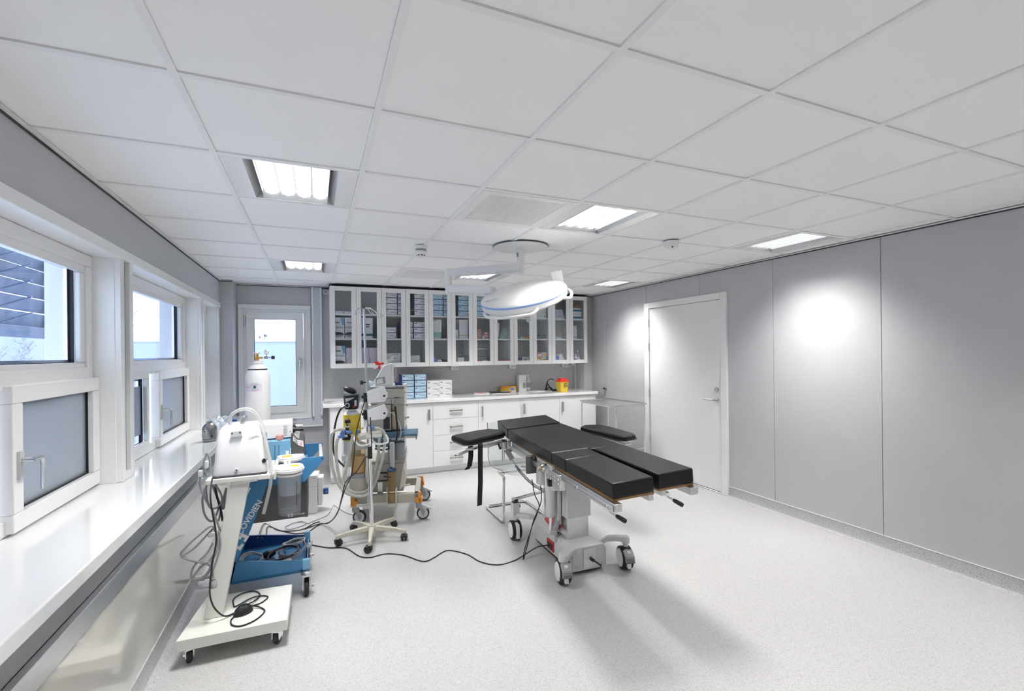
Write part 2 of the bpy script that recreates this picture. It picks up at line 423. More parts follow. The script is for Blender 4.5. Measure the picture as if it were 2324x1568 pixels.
# door
d = G().m('white'); T = None
for a, b, z0, z1 in ((DY0-.025, DY0+.055, 0, 2.125), (DY1-.055, DY1+.03, 0, 2.125), (DY0+.055, DY1-.055, 2.055, 2.125)):
    d.box(XR-.022, XR+.06, a, b, z0, z1)
door = struct(d, 'door_1', bev=.004)
lf = G().m('white').box(XR-.006, XR+.04, DY0+.059, DY1-.059, .014, 2.051).out('door_leaf', door, bev=.002)
g = G().m('gap').box(XR-.002, XR+.05, DY0+.05, DY1-.05, .002, 2.057); g.out('rebate', door)
g = G().m('alu').box(XR-.02, XR+.05, DY0+.03, DY1-.03, 0.0005, .012); g.out('threshold', door, bev=.003)
for z in (.35, .92, 1.52, 1.82): G().m('alu').cyl((XR-.016, DY1-.052, z), (XR-.016, DY1-.052, z+.1), .008, n=10).out('hinge', door)
g = G().m('steel').cyl((XR-.006, DY0+.12, .985), (XR-.014, DY0+.12, .985), .026, n=20).tube([(XR-.01, DY0+.12, .985), (XR-.055, DY0+.12, .985), (XR-.062, DY0+.14, .985), (XR-.062, DY0+.25, .987)], .0095, n=10, smooth=4)
g.out('door_handle', lf)
G().m('steel').cyl((XR-.006, DY0+.12, 1.095), (XR-.018, DY0+.12, 1.095), .026, n=20).out('lock_rosette', lf)

# trunking beside the back window
t = thing('cable_trunking', 'lilac-grey L-shaped cable trunking running down the wall beside the back window', 'cable trunking', (0, 6.42, 0))
g = G().m('lilac').box(-.028, .092, -.05, 0, .612, 2.36); g.m('white').box(-.028, -.006, -.056, -.05, .735, 2.36).box(.072, .092, -.056, -.05, .63, 2.36); g.out('vertical_duct', t, bev=.003)
g = G().m('lilac').box(-.84, -.028, -.05, 0, .612, .712); g.m('white').box(-.84, .092, -.056, -.05, .612, .63); g.out('horizontal_duct', t, bev=.003)
for p in ((-.028, .69, 0), (.07, .70, 0), (-.3, .70, 1), (-.3, .60, 1)):
    G().m('mgrey').box(p[0], p[0]+(.09 if p[2] else .024), -.059, -.05, p[1], p[1]+(.024 if p[2] else .05)).out('joint_clip', t)
g = G().m('lgrey').box(.11, .178, -.03, -.001, 2.28, 2.335); g.m('dgrey').cyl((.14, -.03, 2.31), (.14, -.033, 2.31), .008)
tag(g.out('mounting_bracket', bev=.003), 'small grey metal hanging bracket on the wall left of the first wall cabinet', 'bracket').location = (0, 6.42, 0)
# conduit and sockets under the wall cabinets
g = G().m('white').cyl((3.80, YB-.014, .937), (3.80, YB-.014, 1.345), .013, n=12)
tag(g.out('conduit_pipe'), 'thin white conduit running down to the counter beside the right pilaster', 'conduit')
def socket(x, lab):
    t = thing('wall_socket', lab, 'socket', (x, YB, 1.305), 0, 'sockets under the wall cabinets')
    G().m('abs').box(-.055, .055, -.045, -.001, -.03, .032).out('housing', t, bev=.006)
    for dx in (-.012, .03):
        G().m('lgrey').cyl((dx, -.045, 0), (dx, -.049, 0), .018, n=16).m('blk').cyl((dx-.007, -.049, 0), (dx-.007, -.0495, 0), .003, n=8).cyl((dx+.007, -.049, 0), (dx+.007, -.0495, 0), .003, n=8).out('outlet', t)
socket(1.823, 'white double socket on the wall above the white box stack')
socket(2.718, 'white double socket on the wall above the white bottle pair')
socket(3.615, 'white double socket on the wall above the yellow sharps bin')
g = G().m('abs').box(-.028, .028, -.035, -.001, -.02, .02); t = tag(g.out('junction_box', bev=.004), 'small white junction box at the top of the thin conduit', 'junction box'); t.location = (3.764, YB, 1.32)
g = G().m('steel').cyl((XR, 5.775, .965), (XR-.02, 5.775, .965), .018, n=16).m('blk').cyl((XR-.02, 5.775, .968), (XR-.05, 5.775, .975), .012, n=12)
tag(g.out('wall_bumper'), 'small dark round wall bumper on the right wall above the instrument table', 'bumper')

# ------------------------------------------------------------------ ceiling fittings
def luminaire(i, j, lab):
    x, y = -.997+.6*i+.312, 1.089+.6*j+.312
    t = thing('ceiling_light', lab, 'ceiling light', (x, y, ZC), 0, 'recessed square ceiling lights')
    g = G().m('mirror'); ox, oy, o = .198, .275, .287
    g.box(-o, -ox, -o, o, .002, .008).box(ox, o, -o, o, .002, .008).box(-ox, ox, -o, -oy, .002, .008).box(-ox, ox, oy, o, .002, .008)
    g.out('cover_plate', t)
    g = G().m('reflector')
    h = .06
    for s in (-1, 1):
        g.prism([(s*ox, .004), (s*(ox-.035), h), (s*(ox-.03), h), (s*(ox+.004), .004)], -oy, oy, 'y')
        g.prism([(s*oy, .004), (s*(oy-.008), h), (s*(oy-.004), h), (s*(oy+.004), .004)], -ox, ox, 'x')
    g.out('reflector_frame', t)
    for k in range(4):
        x0 = -.163+.0815*k
        G().m('lamp').prism([(x0+.002, .052), (x0+.012, .034), (x0+.0407, .026), (x0+.07, .034), (x0+.0795, .052), (x0+.0407, .056)], -.265, .265, 'y').out('diffuser', t)
    g = G().m('reflector')
    for k in range(5): g.box(-.164+.0815*k, -.1625+.0815*k, -.266, .266, .018, .058)
    g.out('louvre_blade', t)
    ld = bpy.data.lights.new('lamp_tube', 'AREA'); ld.shape = 'RECTANGLE'; ld.size = .34; ld.size_y = .53; ld.energy = LPOW; ld.spread = R(LSPREAD); ld.color = (1., .985, .96)
    lo = bpy.data.objects.new('lamp_light', ld); COL.objects.link(lo); lo.parent = t; lo.location = (0, 0, .012)
LPOW, LSPREAD = 7.0, 103
for (i, j), lab in {(1, 2): 'square recessed ceiling light nearest the left windows, large in the foreground', (4, 2): 'square recessed ceiling light beside the large perforated vent', (7, 2): 'square recessed ceiling light near the right wall above the grey panels',
    (1, 6): 'small far square ceiling light in front of the back window', (4, 6): 'far square ceiling light behind the surgical lamp arm', (7, 6): 'far square ceiling light in the corner near the door',
    (1, -2): 'square ceiling light behind the viewpoint on the window side', (4, -2): 'square ceiling light behind the viewpoint in the middle', (7, -2): 'square ceiling light behind the viewpoint on the right'}.items(): luminaire(i, j, lab)
def vent(i, j, lab):
    x, y = -.997+.6*i+.312, 1.089+.6*j+.312
    t = thing('ceiling_vent', lab, 'air vent', (x, y, ZC), 0, 'perforated ceiling vents')
    g = G().m('white'); o, q = .287, .235
    g.box(-o, -q, -o, o, -.002, .006).box(q, o, -o, o, -.002, .006).box(-q, q, -o, -q, -.002, .006).box(-q, q, q, o, -.002, .006); g.out('vent_frame', t, bev=.002)
    G().m('lgrey').box(-q, q, -q, q, .012, .016).out('backing', t)
    g = G().m('white')
    for k in range(45): g.box(-q+.0105*k, -q+.0105*k+.0062, -q, q, .001, .005)
    for k in range(45): g.box(-q, q, -q+.0105*k, -q+.0105*k+.0055, .0015, .0045)
    g.out('perforated_plate', t)
vent(3, 2, 'large white perforated square ceiling vent left of the middle ceiling light'); vent(3, 6, 'far small perforated ceiling vent left of the surgical lamp elbow')
t = thing('smoke_detector', 'white smoke detector with black slots hanging left of the surgical lamp', 'smoke detector', (.79, 3.70, ZC))
G().m('abs').lathe([(.05, 0), (.05, -.022), (.046, -.026)], n=24).out('base_plate', t)
G().m('mgrey').lathe([(.042, -.026), (.042, -.044)], n=24).out('grille', t)
g = G().m('abs').lathe([(.049, -.044), (.049, -.056), (.034, -.066), (.030, -.085), (.024, -.09)], n=24); g.m('blk')
for k in range(8): g.cb((.0315, 0, -.076), (.003, .012, .008), rot(k*PI/4))
g.out('sensor_cap', t)
t = thing('motion_detector', 'small white dome motion detector on the ceiling right of the lamp', 'motion detector', (2.578, 2.865, ZC))
G().m('dgrey').lathe([(.056, 0), (.056, -.003)], n=24).m('abs').lathe([(.063, -.003), (.062, -.012), (.052, -.038), (.030, -.058), (.008, -.065)], n=28).out('dome', t)
G().m('blk').sph((-.02, -.035, -.052), .006).sph((.03, -.03, -.045), .004).out('sensor_window', t)
# ------------------------------------------------------------------ wall cabinets: six double units with glazed doors
CY0, CZ0, CZ1 = 6.0, 1.345, 2.34
ORD = ['first', 'second', 'third', 'fourth', 'fifth', 'sixth', 'seventh', 'eighth', 'ninth', 'tenth', 'eleventh', 'twelfth']
def wall_cabinet(k):
    w = .6
    t = thing('wall_cabinet', f'{ORD[k]} white double wall cabinet with glass doors, counting from the window' if k else 'white double wall cabinet with glass doors nearest the back window', 'cabinet', (.178+.6*k, CY0, CZ0), 0, 'glass fronted wall cabinets')
    g = G().m('white').box(0, .016, .02, YB-CY0-.001, 0, .995).box(w-.016, w, .02, YB-CY0-.001, 0, .995).box(.016, w-.016, .02, YB-CY0-.001, 0, .016).box(.016, w-.016, .02, YB-CY0-.001, .979, .995)
    g.m('inside').box(.016, w-.016, YB-CY0-.016, YB-CY0-.004, .016, .979)
    g.out('body', t, bev=.001)
    for z in (.345, .645): G().m('white').box(.017, w-.017, .03, YB-CY0-.018, z, z+.018).out('shelf', t)
    for s in (0, 1):
        g = G().m('white'); a, b = .3*s+.0016, .3*s+.2984
        for q in ((a, a+.055, 0, .995), (b-.055, b, 0, .995), (a+.055, b-.055, 0, .055), (a+.055, b-.055, .94, .995)): g.box(q[0], q[1], 0, .018, q[2], q[3])
        d = g.out('door', t, bev=.0015)
        G().m('glass').box(a+.05, b-.05, .007, .011, .05, .945).out('glass_pane', d)
for k in range(6): wall_cabinet(k)
g = G().m('gap').box(.178, 3.79, 6.05, 6.06, 2.341, 2.356); g.m('blk').box(.17, 3.80, 6.02, 6.40, 2.352, 2.358)  # dark strip and black sheet stand in for shade in the gap above the cabinets
o = g.out('cabinet_gap_shade'); o['kind'] = 'structure'

# ---- contents
def X0(k): return .178+.3*k       # left edge of door k
SH = {'top': 2.0085, 'middle': 1.7085, 'bottom': 1.362}
STK = ['lowest', 'second from bottom', 'third from bottom', 'topmost']
def glove_box(name, x, y, z, w, h, d, kind, lab, grp):
    g = G()
    bodym, front = {'white': ('purple', 'paper'), 'blue': ('purple', 'bluecard'), 'plain': ('paper', 'paper')}[kind]
    g.m(bodym).box(-w/2, w/2, 0, d, 0, h)
    if kind != 'plain': g.m(front).box(-w/2+.004, w/2-.004, -.001, .001, .0045, h-.0045)
    else: g.m('lgrey').box(-w/2, w/2, -.0004, .0002, h-.0015, h)
    if kind != 'plain': g.m('lgrey').box(-w/2+.003, w/2-.003, .003, d-.003, h, h+.0004)
    g.m('ink').box(-w*.42, -w*.28, -.0016, 0, h*.62, h*.74).box(w*.36, w*.42, -.0016, 0, h*.14, h*.24)
    g.m('greyink').box(w*-.05, w*.4, -.0016, 0, h*.44, h*.54).box(w*.1, w*.42, -.0016, 0, h*.36, h*.40)
    if kind == 'blue': g.m('greyink').box(-w*.25, w*.05, -.0016, 0, h*.66, h*.70)
    o = g.out(name, None, bev=.0012); o.location = (x, y, z)
    return tag(o, lab, 'box', grp)
def stack(k, sh, col, x, n, kind, w=.16, h=.072, d=.24, y=6.055, z=None, what=None):
    what = what or {'white': 'white glove box', 'blue': 'pale blue glove box', 'plain': 'plain white box'}[kind]
    for i in range(n):
        nm = STK[i] if i < n-1 or n == 1 else 'topmost'
        if n == 1: nm = 'single'
        glove_box('glove_box', x, y+random.uniform(-.004, .004), SH[sh]+.001+i*(h+.001), w, h, d, kind, f'{nm} {what}, {col} stack, {sh} shelf, {ORD[k]} glass door', f'boxes on the {sh} cabinet shelf')
# third to seventh door, upper shelf
for k, kind in ((2, 'white'), (3, 'white'), (4, 'blue'), (5, 'blue'), (6, 'blue'), (7, 'blue')):
    if k in (2, 4, 6, 7): xs2 = (X0(k)+.122, X0(k)+.288) if k != 7 else (X0(k)+.155,)
    else: xs2 = (X0(k)+.2,) if k == 3 else (X0(k)+.19,)
    for q, x in enumerate(xs2): stack(k, 'top', 'left' if q == 0 else 'right', x, 4 if k < 7 else 3, kind)
stack(2, 'middle', 'left', X0(2)+.11, 2, 'white'); stack(2, 'middle', 'right', X0(2)+.32, 3, 'white')
stack(3, 'middle', 'right', X0(3)+.21, 3, 'white', w=.2)
def item(g, name, lab, cat, loc, rz=0, grp=None, bev=.001):
    o = g.out(name, None, bev=bev); o.location = loc; o.rotation_euler.z = rz
    return tag(o, lab, cat, grp)
# first door: flat boxes, surgical glove cartons
item(G().m('paper').box(-.11, -.005, 0, .2, 0, .035).m('ink').box(-.02, -.012, -.001, 0, .008, .018), 'flat_box', 'flat white box on the top shelf behind the first glass door, left one', 'box', (X0(0)+.165, 6.06, SH['top']+.001))
item(G().m('paper').box(0, .11, 0, .2, 0, .032), 'flat_box', 'flat white box on the top shelf behind the first glass door, right one', 'box', (X0(0)+.165, 6.06, SH['top']+.001))
def glove_carton(x, sh, lab):
    t = thing('glove_carton', lab, 'box', (x, 6.06, SH[sh]+.001), 0, 'tall surgical glove cartons')
    g = G().m('paper').box(-.068, .068, 0, .2, 0, .255)
    g.m('lblue').prism([(.022, .254), (.0675, .254), (.0675, .165), (.042, .16)], -.001, .0005, 'y')
    g.m('greyink')
    for i in range(9): g.box(-.062+i*.0135, -.054+i*.0135, -.0012, 0, .12, .15)
    g.box(-.05, .03, -.0012, 0, .092, .097)
    g.m('mgrey').prism([(.067*math.cos(a)-.005, .046+.030*math.sin(a)) for a in [PI*q/10 for q in range(20)]], -.0012, 0, 'y')
    g.m('ink').prism([(.067*math.cos(a)-.005, .048+.030*math.sin(a)*(1 if math.sin(a) > 0 else .25)) for a in [PI*q/10 for q in range(20)]], -.0016, 0, 'y')
    g.out('carton', t, bev=.0015)
    text('Biogel', 'brand_print', .024, frame((-.012, -.0016, .195), (1, 0, 0), (0, 0, 1)), 'ink', t, .0004, .0006)
glove_carton(X0(0)+.095, 'middle', 'glove carton with blue corner, middle shelf, first glass door, left')
glove_carton(X0(0)+.237, 'middle', 'glove carton with blue corner, middle shelf, first glass door, right')
glove_carton(X0(0)+.105, 'bottom', 'glove carton with blue corner on the bottom shelf of the first glass door')
def pinkbox(x, w, lab):
    g = G().m('lila').box(-w/2, w/2, 0, .2, 0, .23).m('pink').box(-w*.3, w*.28, -.001, 0, .165, .169).box(-w*.1, w*.3, -.001, 0, .155, .158).m('greyink').box(-w*.42, -w*.36, -.001, 0, .05, .11)
    g.m('pink').box(-w*.49, w*.49, -.0008, 0, .002, .03)
    item(g, 'pink_carton', lab, 'box', (x, 6.06, SH['bottom']+.001), 0, 'pink and white cartons')
pinkbox(X0(0)+.232, .10, 'narrow pink and white carton beside the glove carton, first glass door')
pinkbox(X0(1)+.085, .13, 'pink and white carton behind the second glass door, left of two')
pinkbox(X0(1)+.215, .12, 'pink and white carton behind the second glass door, right of two')
g = G().m('paper').box(-.07, .07, 0, .2, .06, .255).box(-.069, .069, .001, .2, 0, .03).m('green').box(-.069, .069, .0005, .2, .03, .06).m('ink').box(-.02, .035, -.001, 0, .165, .182).box(-.03, .03, -.001, 0, .14, .152).box(-.06, -.05, -.001, 0, .12, .13)
item(g, 'tall_carton', 'tall white carton with a green lower band behind the second glass door', 'box', (X0(1)+.13, 6.06, SH['middle']+.001))
# white packs
def pack(k, sh, x, i, w, h, lab, z, m='paper'):
    g = G().m(m); n = 10
    g.loft([[(x2, y2, zz) for x2, y2 in ((-w/2*s, .01), (w/2*s, .0), (w/2*s, .2), (-w/2*s, .2))] for s, zz in ((.9, 0), (1, h*.3), (1., h*.7), (.88, h))])
    g.m('dgrey').box(-w*.05, w*.34, -.001, .012, h*.55, h*.62)
    item(g, 'sterile_pack', lab, 'pack', (x+random.uniform(-.006, .006), 6.06, z), random.uniform(-.05, .05), 'white sterile packs', bev=.004)
z = SH['bottom']+.001
for i, h in enumerate((.062, .05, .045)): pack(2, 'bottom', X0(2)+.14, i, .2, h, f'{STK[i] if i < 2 else "topmost"} white pack in the stack behind the third glass door', z); z += h+.001
z = SH['bottom']+.001
for i, h in enumerate((.03, .05, .045)): pack(3, 'bottom', X0(3)+.11, i, .19-.02*i, h, f'{STK[i] if i < 2 else "topmost"} white pack in the stack behind the fourth glass door', z); z += h+.001
z = SH['middle']+.001
for i, h in enumerate((.06, .03, .055, .05)): pack(11, 'middle', X0(11)+.1, i, .11, h, f'{STK[i] if i < 3 else "topmost"} white pouch in the pile behind the last glass door', z); z += h+.001
z = SH['top']+.001
for i, h in enumerate((.05, .04, .04)): pack(10, 'top', X0(10)+.15, i, .19-.03*i, h, f'{STK[i] if i < 2 else "topmost"} lilac plastic bag in the heap behind the eleventh glass door', z, 'lilacbag'); z += h+.001
# fifth and sixth door
item(G().m('paper').box(-.065, .065, 0, .2, .085, .25).box(-.06, .06, .002, .2, 0, .02).m('tubeg').box(-.06, .06, .001, .2, .02, .085).m('green').box(-.06, -.015, -.001, 0, .232, .24), 'tall_carton', 'tall white carton with pale green lower part behind the fifth glass door', 'box', (X0(4)+.115, 6.06, SH['middle']+.001))
item(G().m('paper').box(-.06, .06, 0, .2, .05, .255).box(-.062, .062, .001, .2, 0, .038).m('tan').box(-.06, .06, .001, .2, .038, .05).m('lgrey').box(-.058, .058, -.001, 0, .218, .221).m('ink').box(-.045, -.04, -.001, 0, .2, .207), 'tall_carton', 'tall white carton with brown band behind the sixth glass door', 'box', (X0(5)+.185, 6.06, SH['middle']+.001))
item(G().m('paper').box(-.035, .035, 0, .2, 0, .12).m('ink').box(.028, .034, -.001, 0, 0, .115), 'small_carton', 'small white carton left of the tall carton behind the sixth glass door', 'box', (X0(5)+.082, 6.06, SH['middle']+.001))
item(G().m('tape').loft([[(-.045, 0, 0), (.04, 0, 0), (.04, .1, 0), (-.045, .1, 0)], [(-.05, 0, .05), (.03, 0, .05), (.03, .1, .05), (-.05, .1, .05)], [(-.02, .03, .10), (.015, .03, .10), (.015, .06, .10), (-.02, .06, .10)]]), 'blue_pouch', 'blue-grey pouch on the bottom shelf behind the fifth glass door', 'pouch', (X0(4)+.09, 6.09, SH['bottom']+.001))
item(G().m('paper').lathe([(.014, 0), (.034, 0), (.034, .025), (.014, .025), (.014, 0)], axis=(0, -1, 0), c=(0, .03, .034)), 'tape_roll', 'white tape roll standing on edge behind the fifth glass door', 'tape', (X0(4)+.155, 6.07, SH['bottom']+.001))
item(G().m('dgrey').sph((0, 0, .035), .035, sc=(1.2, .8, 1)).sph((.04, .02, .03), .03), 'dark_pouch', 'crumpled dark pouch beside the white tape roll', 'pouch', (X0(4)+.21, 6.12, SH['bottom']+.001))
item(G().m('jar').lathe([(.036, 0), (.048, .12), (.05, .122)]), 'plastic_cup', 'stacked clear plastic cups at the right behind the sixth glass door', 'cup', (X0(5)+.245, 6.12, SH['bottom']+.001))
item(G().m('paper').box(-.045, .045, 0, .12, 0, .09).m('lgrey').prism([(-.045, .09), (.045, .09), (.03, .125), (-.03, .125)], .01, .11, 'y').m('dgrey').box(-.035, .035, -.001, .001, .098, .118), 'dispenser_box', 'white open dispenser box behind the sixth glass door', 'box', (X0(5)+.145, 6.07, SH['bottom']+.001))
# seventh door
for i, (x, m, n2) in enumerate(((.105, 'skin', 'left'), (.145, 'skin', 'right'))):
    item(G().m(m).lathe([(.022, 0), (.026, .03), (.026, .085), (.018, .105), (.012, .11), (.012, .13)]), 'brown_bottle', f'salmon-brown bottle, {n2} of two, behind the seventh glass door', 'bottle', (X0(6)+x-.01, 6.08+.03*i, SH['middle']+.001), grp='bottles in the cabinets')
item(G().m('paper').cyl((0, 0, .022), (0, .05, .022), .021), 'white_roll', 'small white roll lying between bottles and pink cans, seventh glass door', 'roll', (X0(6)+.172, 6.07, SH['middle']+.001))
for i in range(2): item(G().m('pink').lathe([(.028, 0), (.028, .04), (.026, .044)]).m('bred').lathe([(.0285, .012), (.0285, .02)]), 'pink_can', ('lower' if i == 0 else 'upper')+' pink can of the stacked pair behind the seventh glass door', 'can', (X0(6)+.218, 6.09, SH['middle']+.001+.046*i), grp='pink cans')
item(G().m('jar').box(-.1, .1, 0, .22, .002, .16).m('green').box(-.102, .102, -.002, .222, .175, .19).m('lgrey').box(-.1, .1, 0, .22, .16, .175).m('green').box(-.1, .1, -.001, .22, .06, .066), 'lidded_tub', 'clear tub with dark green lid behind the seventh glass door', 'tub', (X0(6)+.15, 6.10, SH['bottom']+.04))
for i, x in enumerate((.1, .18)): item(G().m('paper').box(-.036, .036, 0, .05, 0, .035).m('bred' if i == 0 else 'paper').box(-.036, .036, 0, .05, .035, .05), 'small_carton', ('red-topped' if i == 0 else 'plain white')+' small carton in front of the green-lidded tub', 'box', (X0(6)+x, 6.045, SH['bottom']+.001))
# eighth door
item(G().m('paper').box(-.022, .022, 0, .2, .03, .22).m('blk').box(-.022, .022, 0, .2, .22, .235).m('ink').box(-.012, -.004, -.001, 0, .06, .18), 'upright_carton', 'narrow upright white carton with black top behind the eighth glass door', 'box', (X0(7)+.08, 6.06, SH['middle']+.001))
g = G().m('tubeg')
for i in range(9): g.tube([(-.05+i*.008, .03, 0), (-.02+i*.011, .05, .07), (.01+i*.009, .07, .15)], .004, n=6)
item(g, 'tube_bundle', 'fanned bundle of pale green tubes behind the eighth glass door', 'tubes', (X0(7)+.17, 6.06, SH['middle']+.001))
for i in range(3): item(G().m('bred').box(-.034, .034, 0, .06, 0, .045).m('pink').box(-.03, .03, -.001, 0, .01, .02), 'red_carton', ['left', 'middle', 'right'][i]+' red carton of the row behind the eighth glass door', 'box', (X0(7)+.115+.07*i, 6.06, SH['bottom']+.001), grp='red cartons')
# ninth door
for i, (m, w) in enumerate((('paper', .045), ('paper', .07), ('mgrey', .07))):
    item(G().m(m).box(-w/2, w/2, 0, .2, 0, .17).m('ink').box(w*.3, w*.45, -.001, 0, .01, .165).box(-w*.3, w*.1, -.001, 0, .09, .12), 'upright_carton', ['narrow white', 'wide white', 'grey and black printed'][i]+' upright carton on the top shelf, ninth glass door', 'box', (X0(8)+.085+.075*i, 6.06, SH['top']+.001))
for i, m in enumerate(('tubeg', 'tubeg', 'amber')): item(G().m(m).prism([(-.04, 0), (.04, 0), (.03, .02+.008*i), (-.02, .032)], 0, .12, 'y'), 'flat_sachet', ['left green', 'middle green', 'right orange'][i]+' sachet lying on the middle shelf, ninth glass door', 'sachet', (X0(8)+.065+.085*i, 6.06, SH['middle']+.001), .1*i)
item(G().m('paper').box(-.06, .06, 0, .16, 0, .035), 'small_carton', 'flat white carton under the navy carton, ninth glass door', 'box', (X0(8)+.12, 6.06, SH['bottom']+.001))
item(G().m('paper').box(-.06, .06, 0, .14, 0, .085).m('greyink').box(-.02, .02, -.001, 0, .03, .06), 'small_carton', 'white carton with grey print right of the navy carton, ninth glass door', 'box', (X0(8)+.22, 6.10, SH['bottom']+.001))
item(G().m('purple').box(-.04, .04, 0, .08, 0, .05).m('paper').box(-.04, .04, 0, .08, .05, .056), 'navy_carton', 'navy blue carton with white top behind the ninth glass door', 'box', (X0(8)+.11, 6.07, SH['bottom']+.037))
# tenth door
for i in range(2): item(G().m('paper').box(-.085, .085, 0, .2, 0, .12).m('ink').box(.05, .065, -.001, 0, .02, .035).m('greyink').box(0, .07, -.001, 0, .085, .092), 'white_carton', ('lower' if i == 0 else 'upper')+' large white carton on the top shelf, tenth glass door', 'box', (X0(9)+.16, 6.06, SH['top']+.001+.122*i), grp='large white cartons')
for i in range(5): item(G().m('jar').lathe([(.017, 0), (.017, .035), (.008, .04), (.008, .045)]).m('dgrey').lathe([(.011, .0455), (.011, .056)]), 'vial', f'{ORD[i]} small dark-capped vial from the left in the row behind the tenth glass door', 'vial', (X0(9)+.085+.036*i, 6.07, SH['middle']+.001), grp='row of small vials')
for i, (x, z, m) in enumerate(((.1, 0, 'amber'), (.19, 0, 'paper'), (.13, .075, 'skin'), (.2, .075, 'paper'))):
    item(G().m(m).box(-.04, .04, 0, .09, 0, .073).m('amber' if m == 'paper' else 'paper').box(-.03, .03, -.001, 0, .02, .05), 'medicine_carton', ['orange carton, lower left', 'white carton with orange panel, lower right', 'salmon carton, upper left', 'white carton with orange panel, upper right'][i]+', tenth glass door', 'box', (X0(9)+x, 6.06, SH['bottom']+.001+z), grp='medicine cartons')
# eleventh, twelfth door
item(G().m('paper').box(-.05, .05, 0, .1, 0, .012).box(-.045, -.035, .04, .06, .012, .09).box(-.03, .045, .02, .08, .012, .03), 'white_holder', 'small white stand on the middle shelf, eleventh glass door', 'stand', (X0(10)+.16, 6.07, SH['middle']+.001))
for i, m in enumerate(('tape', 'paper')):
    pts = [(-.06, 0), (.05, 0), (.045, .05), (.01, .10), (-.03, .09), (-.06, .05)] if i == 0 else [(-.05, 0), (.05, 0), (.05, .04), (0, .13), (-.05, .10)]
    item(G().m(m).prism(pts, 0, .16, 'y'), 'folded_cloth', ['blue', 'white'][i]+' folded cloth on the bottom shelf, eleventh glass door', 'cloth', (X0(10)+.1+.1*i, 6.065, SH['bottom']+.001), bev=.01)
for i, m in enumerate(('teal', 'paper', 'teal')): item(G().m('paper').box(-.09, .09, 0, .2, 0, .052).m('teal' if m == 'teal' else 'lgrey').box(-.088, .088, -.001, 0, .006 if m == 'teal' else .02, .034 if m == 'teal' else .03), 'banded_carton', ['lowest teal-banded', 'middle plain', 'topmost teal-banded'][i]+' white carton on the top shelf, last glass door', 'box', (X0(11)+.15, 6.06, SH['top']+.001+.053*i), grp='teal banded cartons')
item(G().m('brown').prism([(-.07, 0), (.06, 0), (.06, .075), (.03, .09), (-.06, .02)], 0, .14, 'y'), 'brown_carton', 'tilted brown carton on top of the teal-banded cartons', 'box', (X0(11)+.17, 6.075, SH['top']+.162))
for i, (x, y, h) in enumerate(((.06, 6.12, .17), (.13, 6.16, .17), (.19, 6.11, .175))):
    item(G().m('pinkjar').lathe([(.036, 0), (.036, h*.62), (.012, h*.85), (.012, h*.88)]).m('paper').lathe([(.015, h*.88), (.015, h)]).lathe([(.0365, h*.1), (.0365, h*.42)]), 'pink_bottle', ['left', 'rear middle', 'right'][i]+' bottle of pink liquid behind the last glass door', 'bottle', (X0(11)+x, y, SH['bottom']+.001), grp='bottles of pink liquid')
item(G().m('abs').lathe([(.026, 0), (.026, .07), (.009, .095), (.009, .125)]).m('blue').lathe([(.0265, .01), (.0265, .05)]), 'small_bottle', 'small white bottle with blue label in front of the pink bottles', 'bottle', (X0(11)+.13, 6.065, SH['bottom']+.001))

# ------------------------------------------------------------------ base cabinets and counter
BY = 5.81; BW = .605; BX = .16
def handle(g, x, z, vert):
    if vert: g.box(x-.010, x+.010, -.03, -.018, z-.068, z+.068).box(x-.006, x+.006, -.03, 0, z-.064, z-.054).box(x-.006, x+.006, -.03, 0, z+.054, z+.064)
    else: g.box(x-.082, x+.082, -.03, -.018, z-.010, z+.010).box(x-.082, x-.072, -.03, 0, z-.006, z+.006).box(x+.072, x+.082, -.03, 0, z-.006, z+.006)
    return g
def base_cabinet(k, kind, lab):
    t = thing('base_cabinet', lab, 'cabinet', (BX+BW*k, BY, 0), 0, 'white base cabinets under the counter')
    G().m('white').box(0, BW, .021, YB-BY-.002, .078, .893).out('body', t, bev=.001)
    G().m('alu').box(0, BW, .04, .055, .0005, .077).out('plinth', t)
    if kind == 'drawers':
        zs = [.082, .272, .475, .677, .89]
        for a, b in zip(zs[:-1], zs[1:]):
            d = G().m('white').box(.0015, BW-.0015, 0, .02, a+.0015, b-.0015).out('drawer', t, bev=.0012)
            handle(G().m('steel'), BW/2, (a+b)/2-.002, 0).out('handle', d, bev=.001)
    else:
        d = G().m('white').box(.0015, BW-.0015, 0, .02, .082, .8885).out('door', t, bev=.0012)
        handle(G().m('steel'), .05 if kind == 'l' else BW-.05, .745, 1).out('handle', d, bev=.001)
base_cabinet(0, 'r', 'white base cabinet at the window end, half hidden by the anaesthesia machine')
base_cabinet(1, 'r', 'white base cabinet with one door left of the drawer unit')
base_cabinet(2, 'drawers', 'white base unit with four drawers')
base_cabinet(3, 'l', 'white base cabinet with one door right of the drawer unit')
base_cabinet(4, 'l', 'white base cabinet behind the head of the operating table')
base_cabinet(5, 'l', 'white base cabinet at the door end behind the instrument table')
g = G().m('sill').box(.086, 3.815, 5.785, YB-.001, .896, .935)
tag(g.out('countertop', bev=.003), 'long glossy white worktop over the base cabinets', 'worktop')
CT = .9352
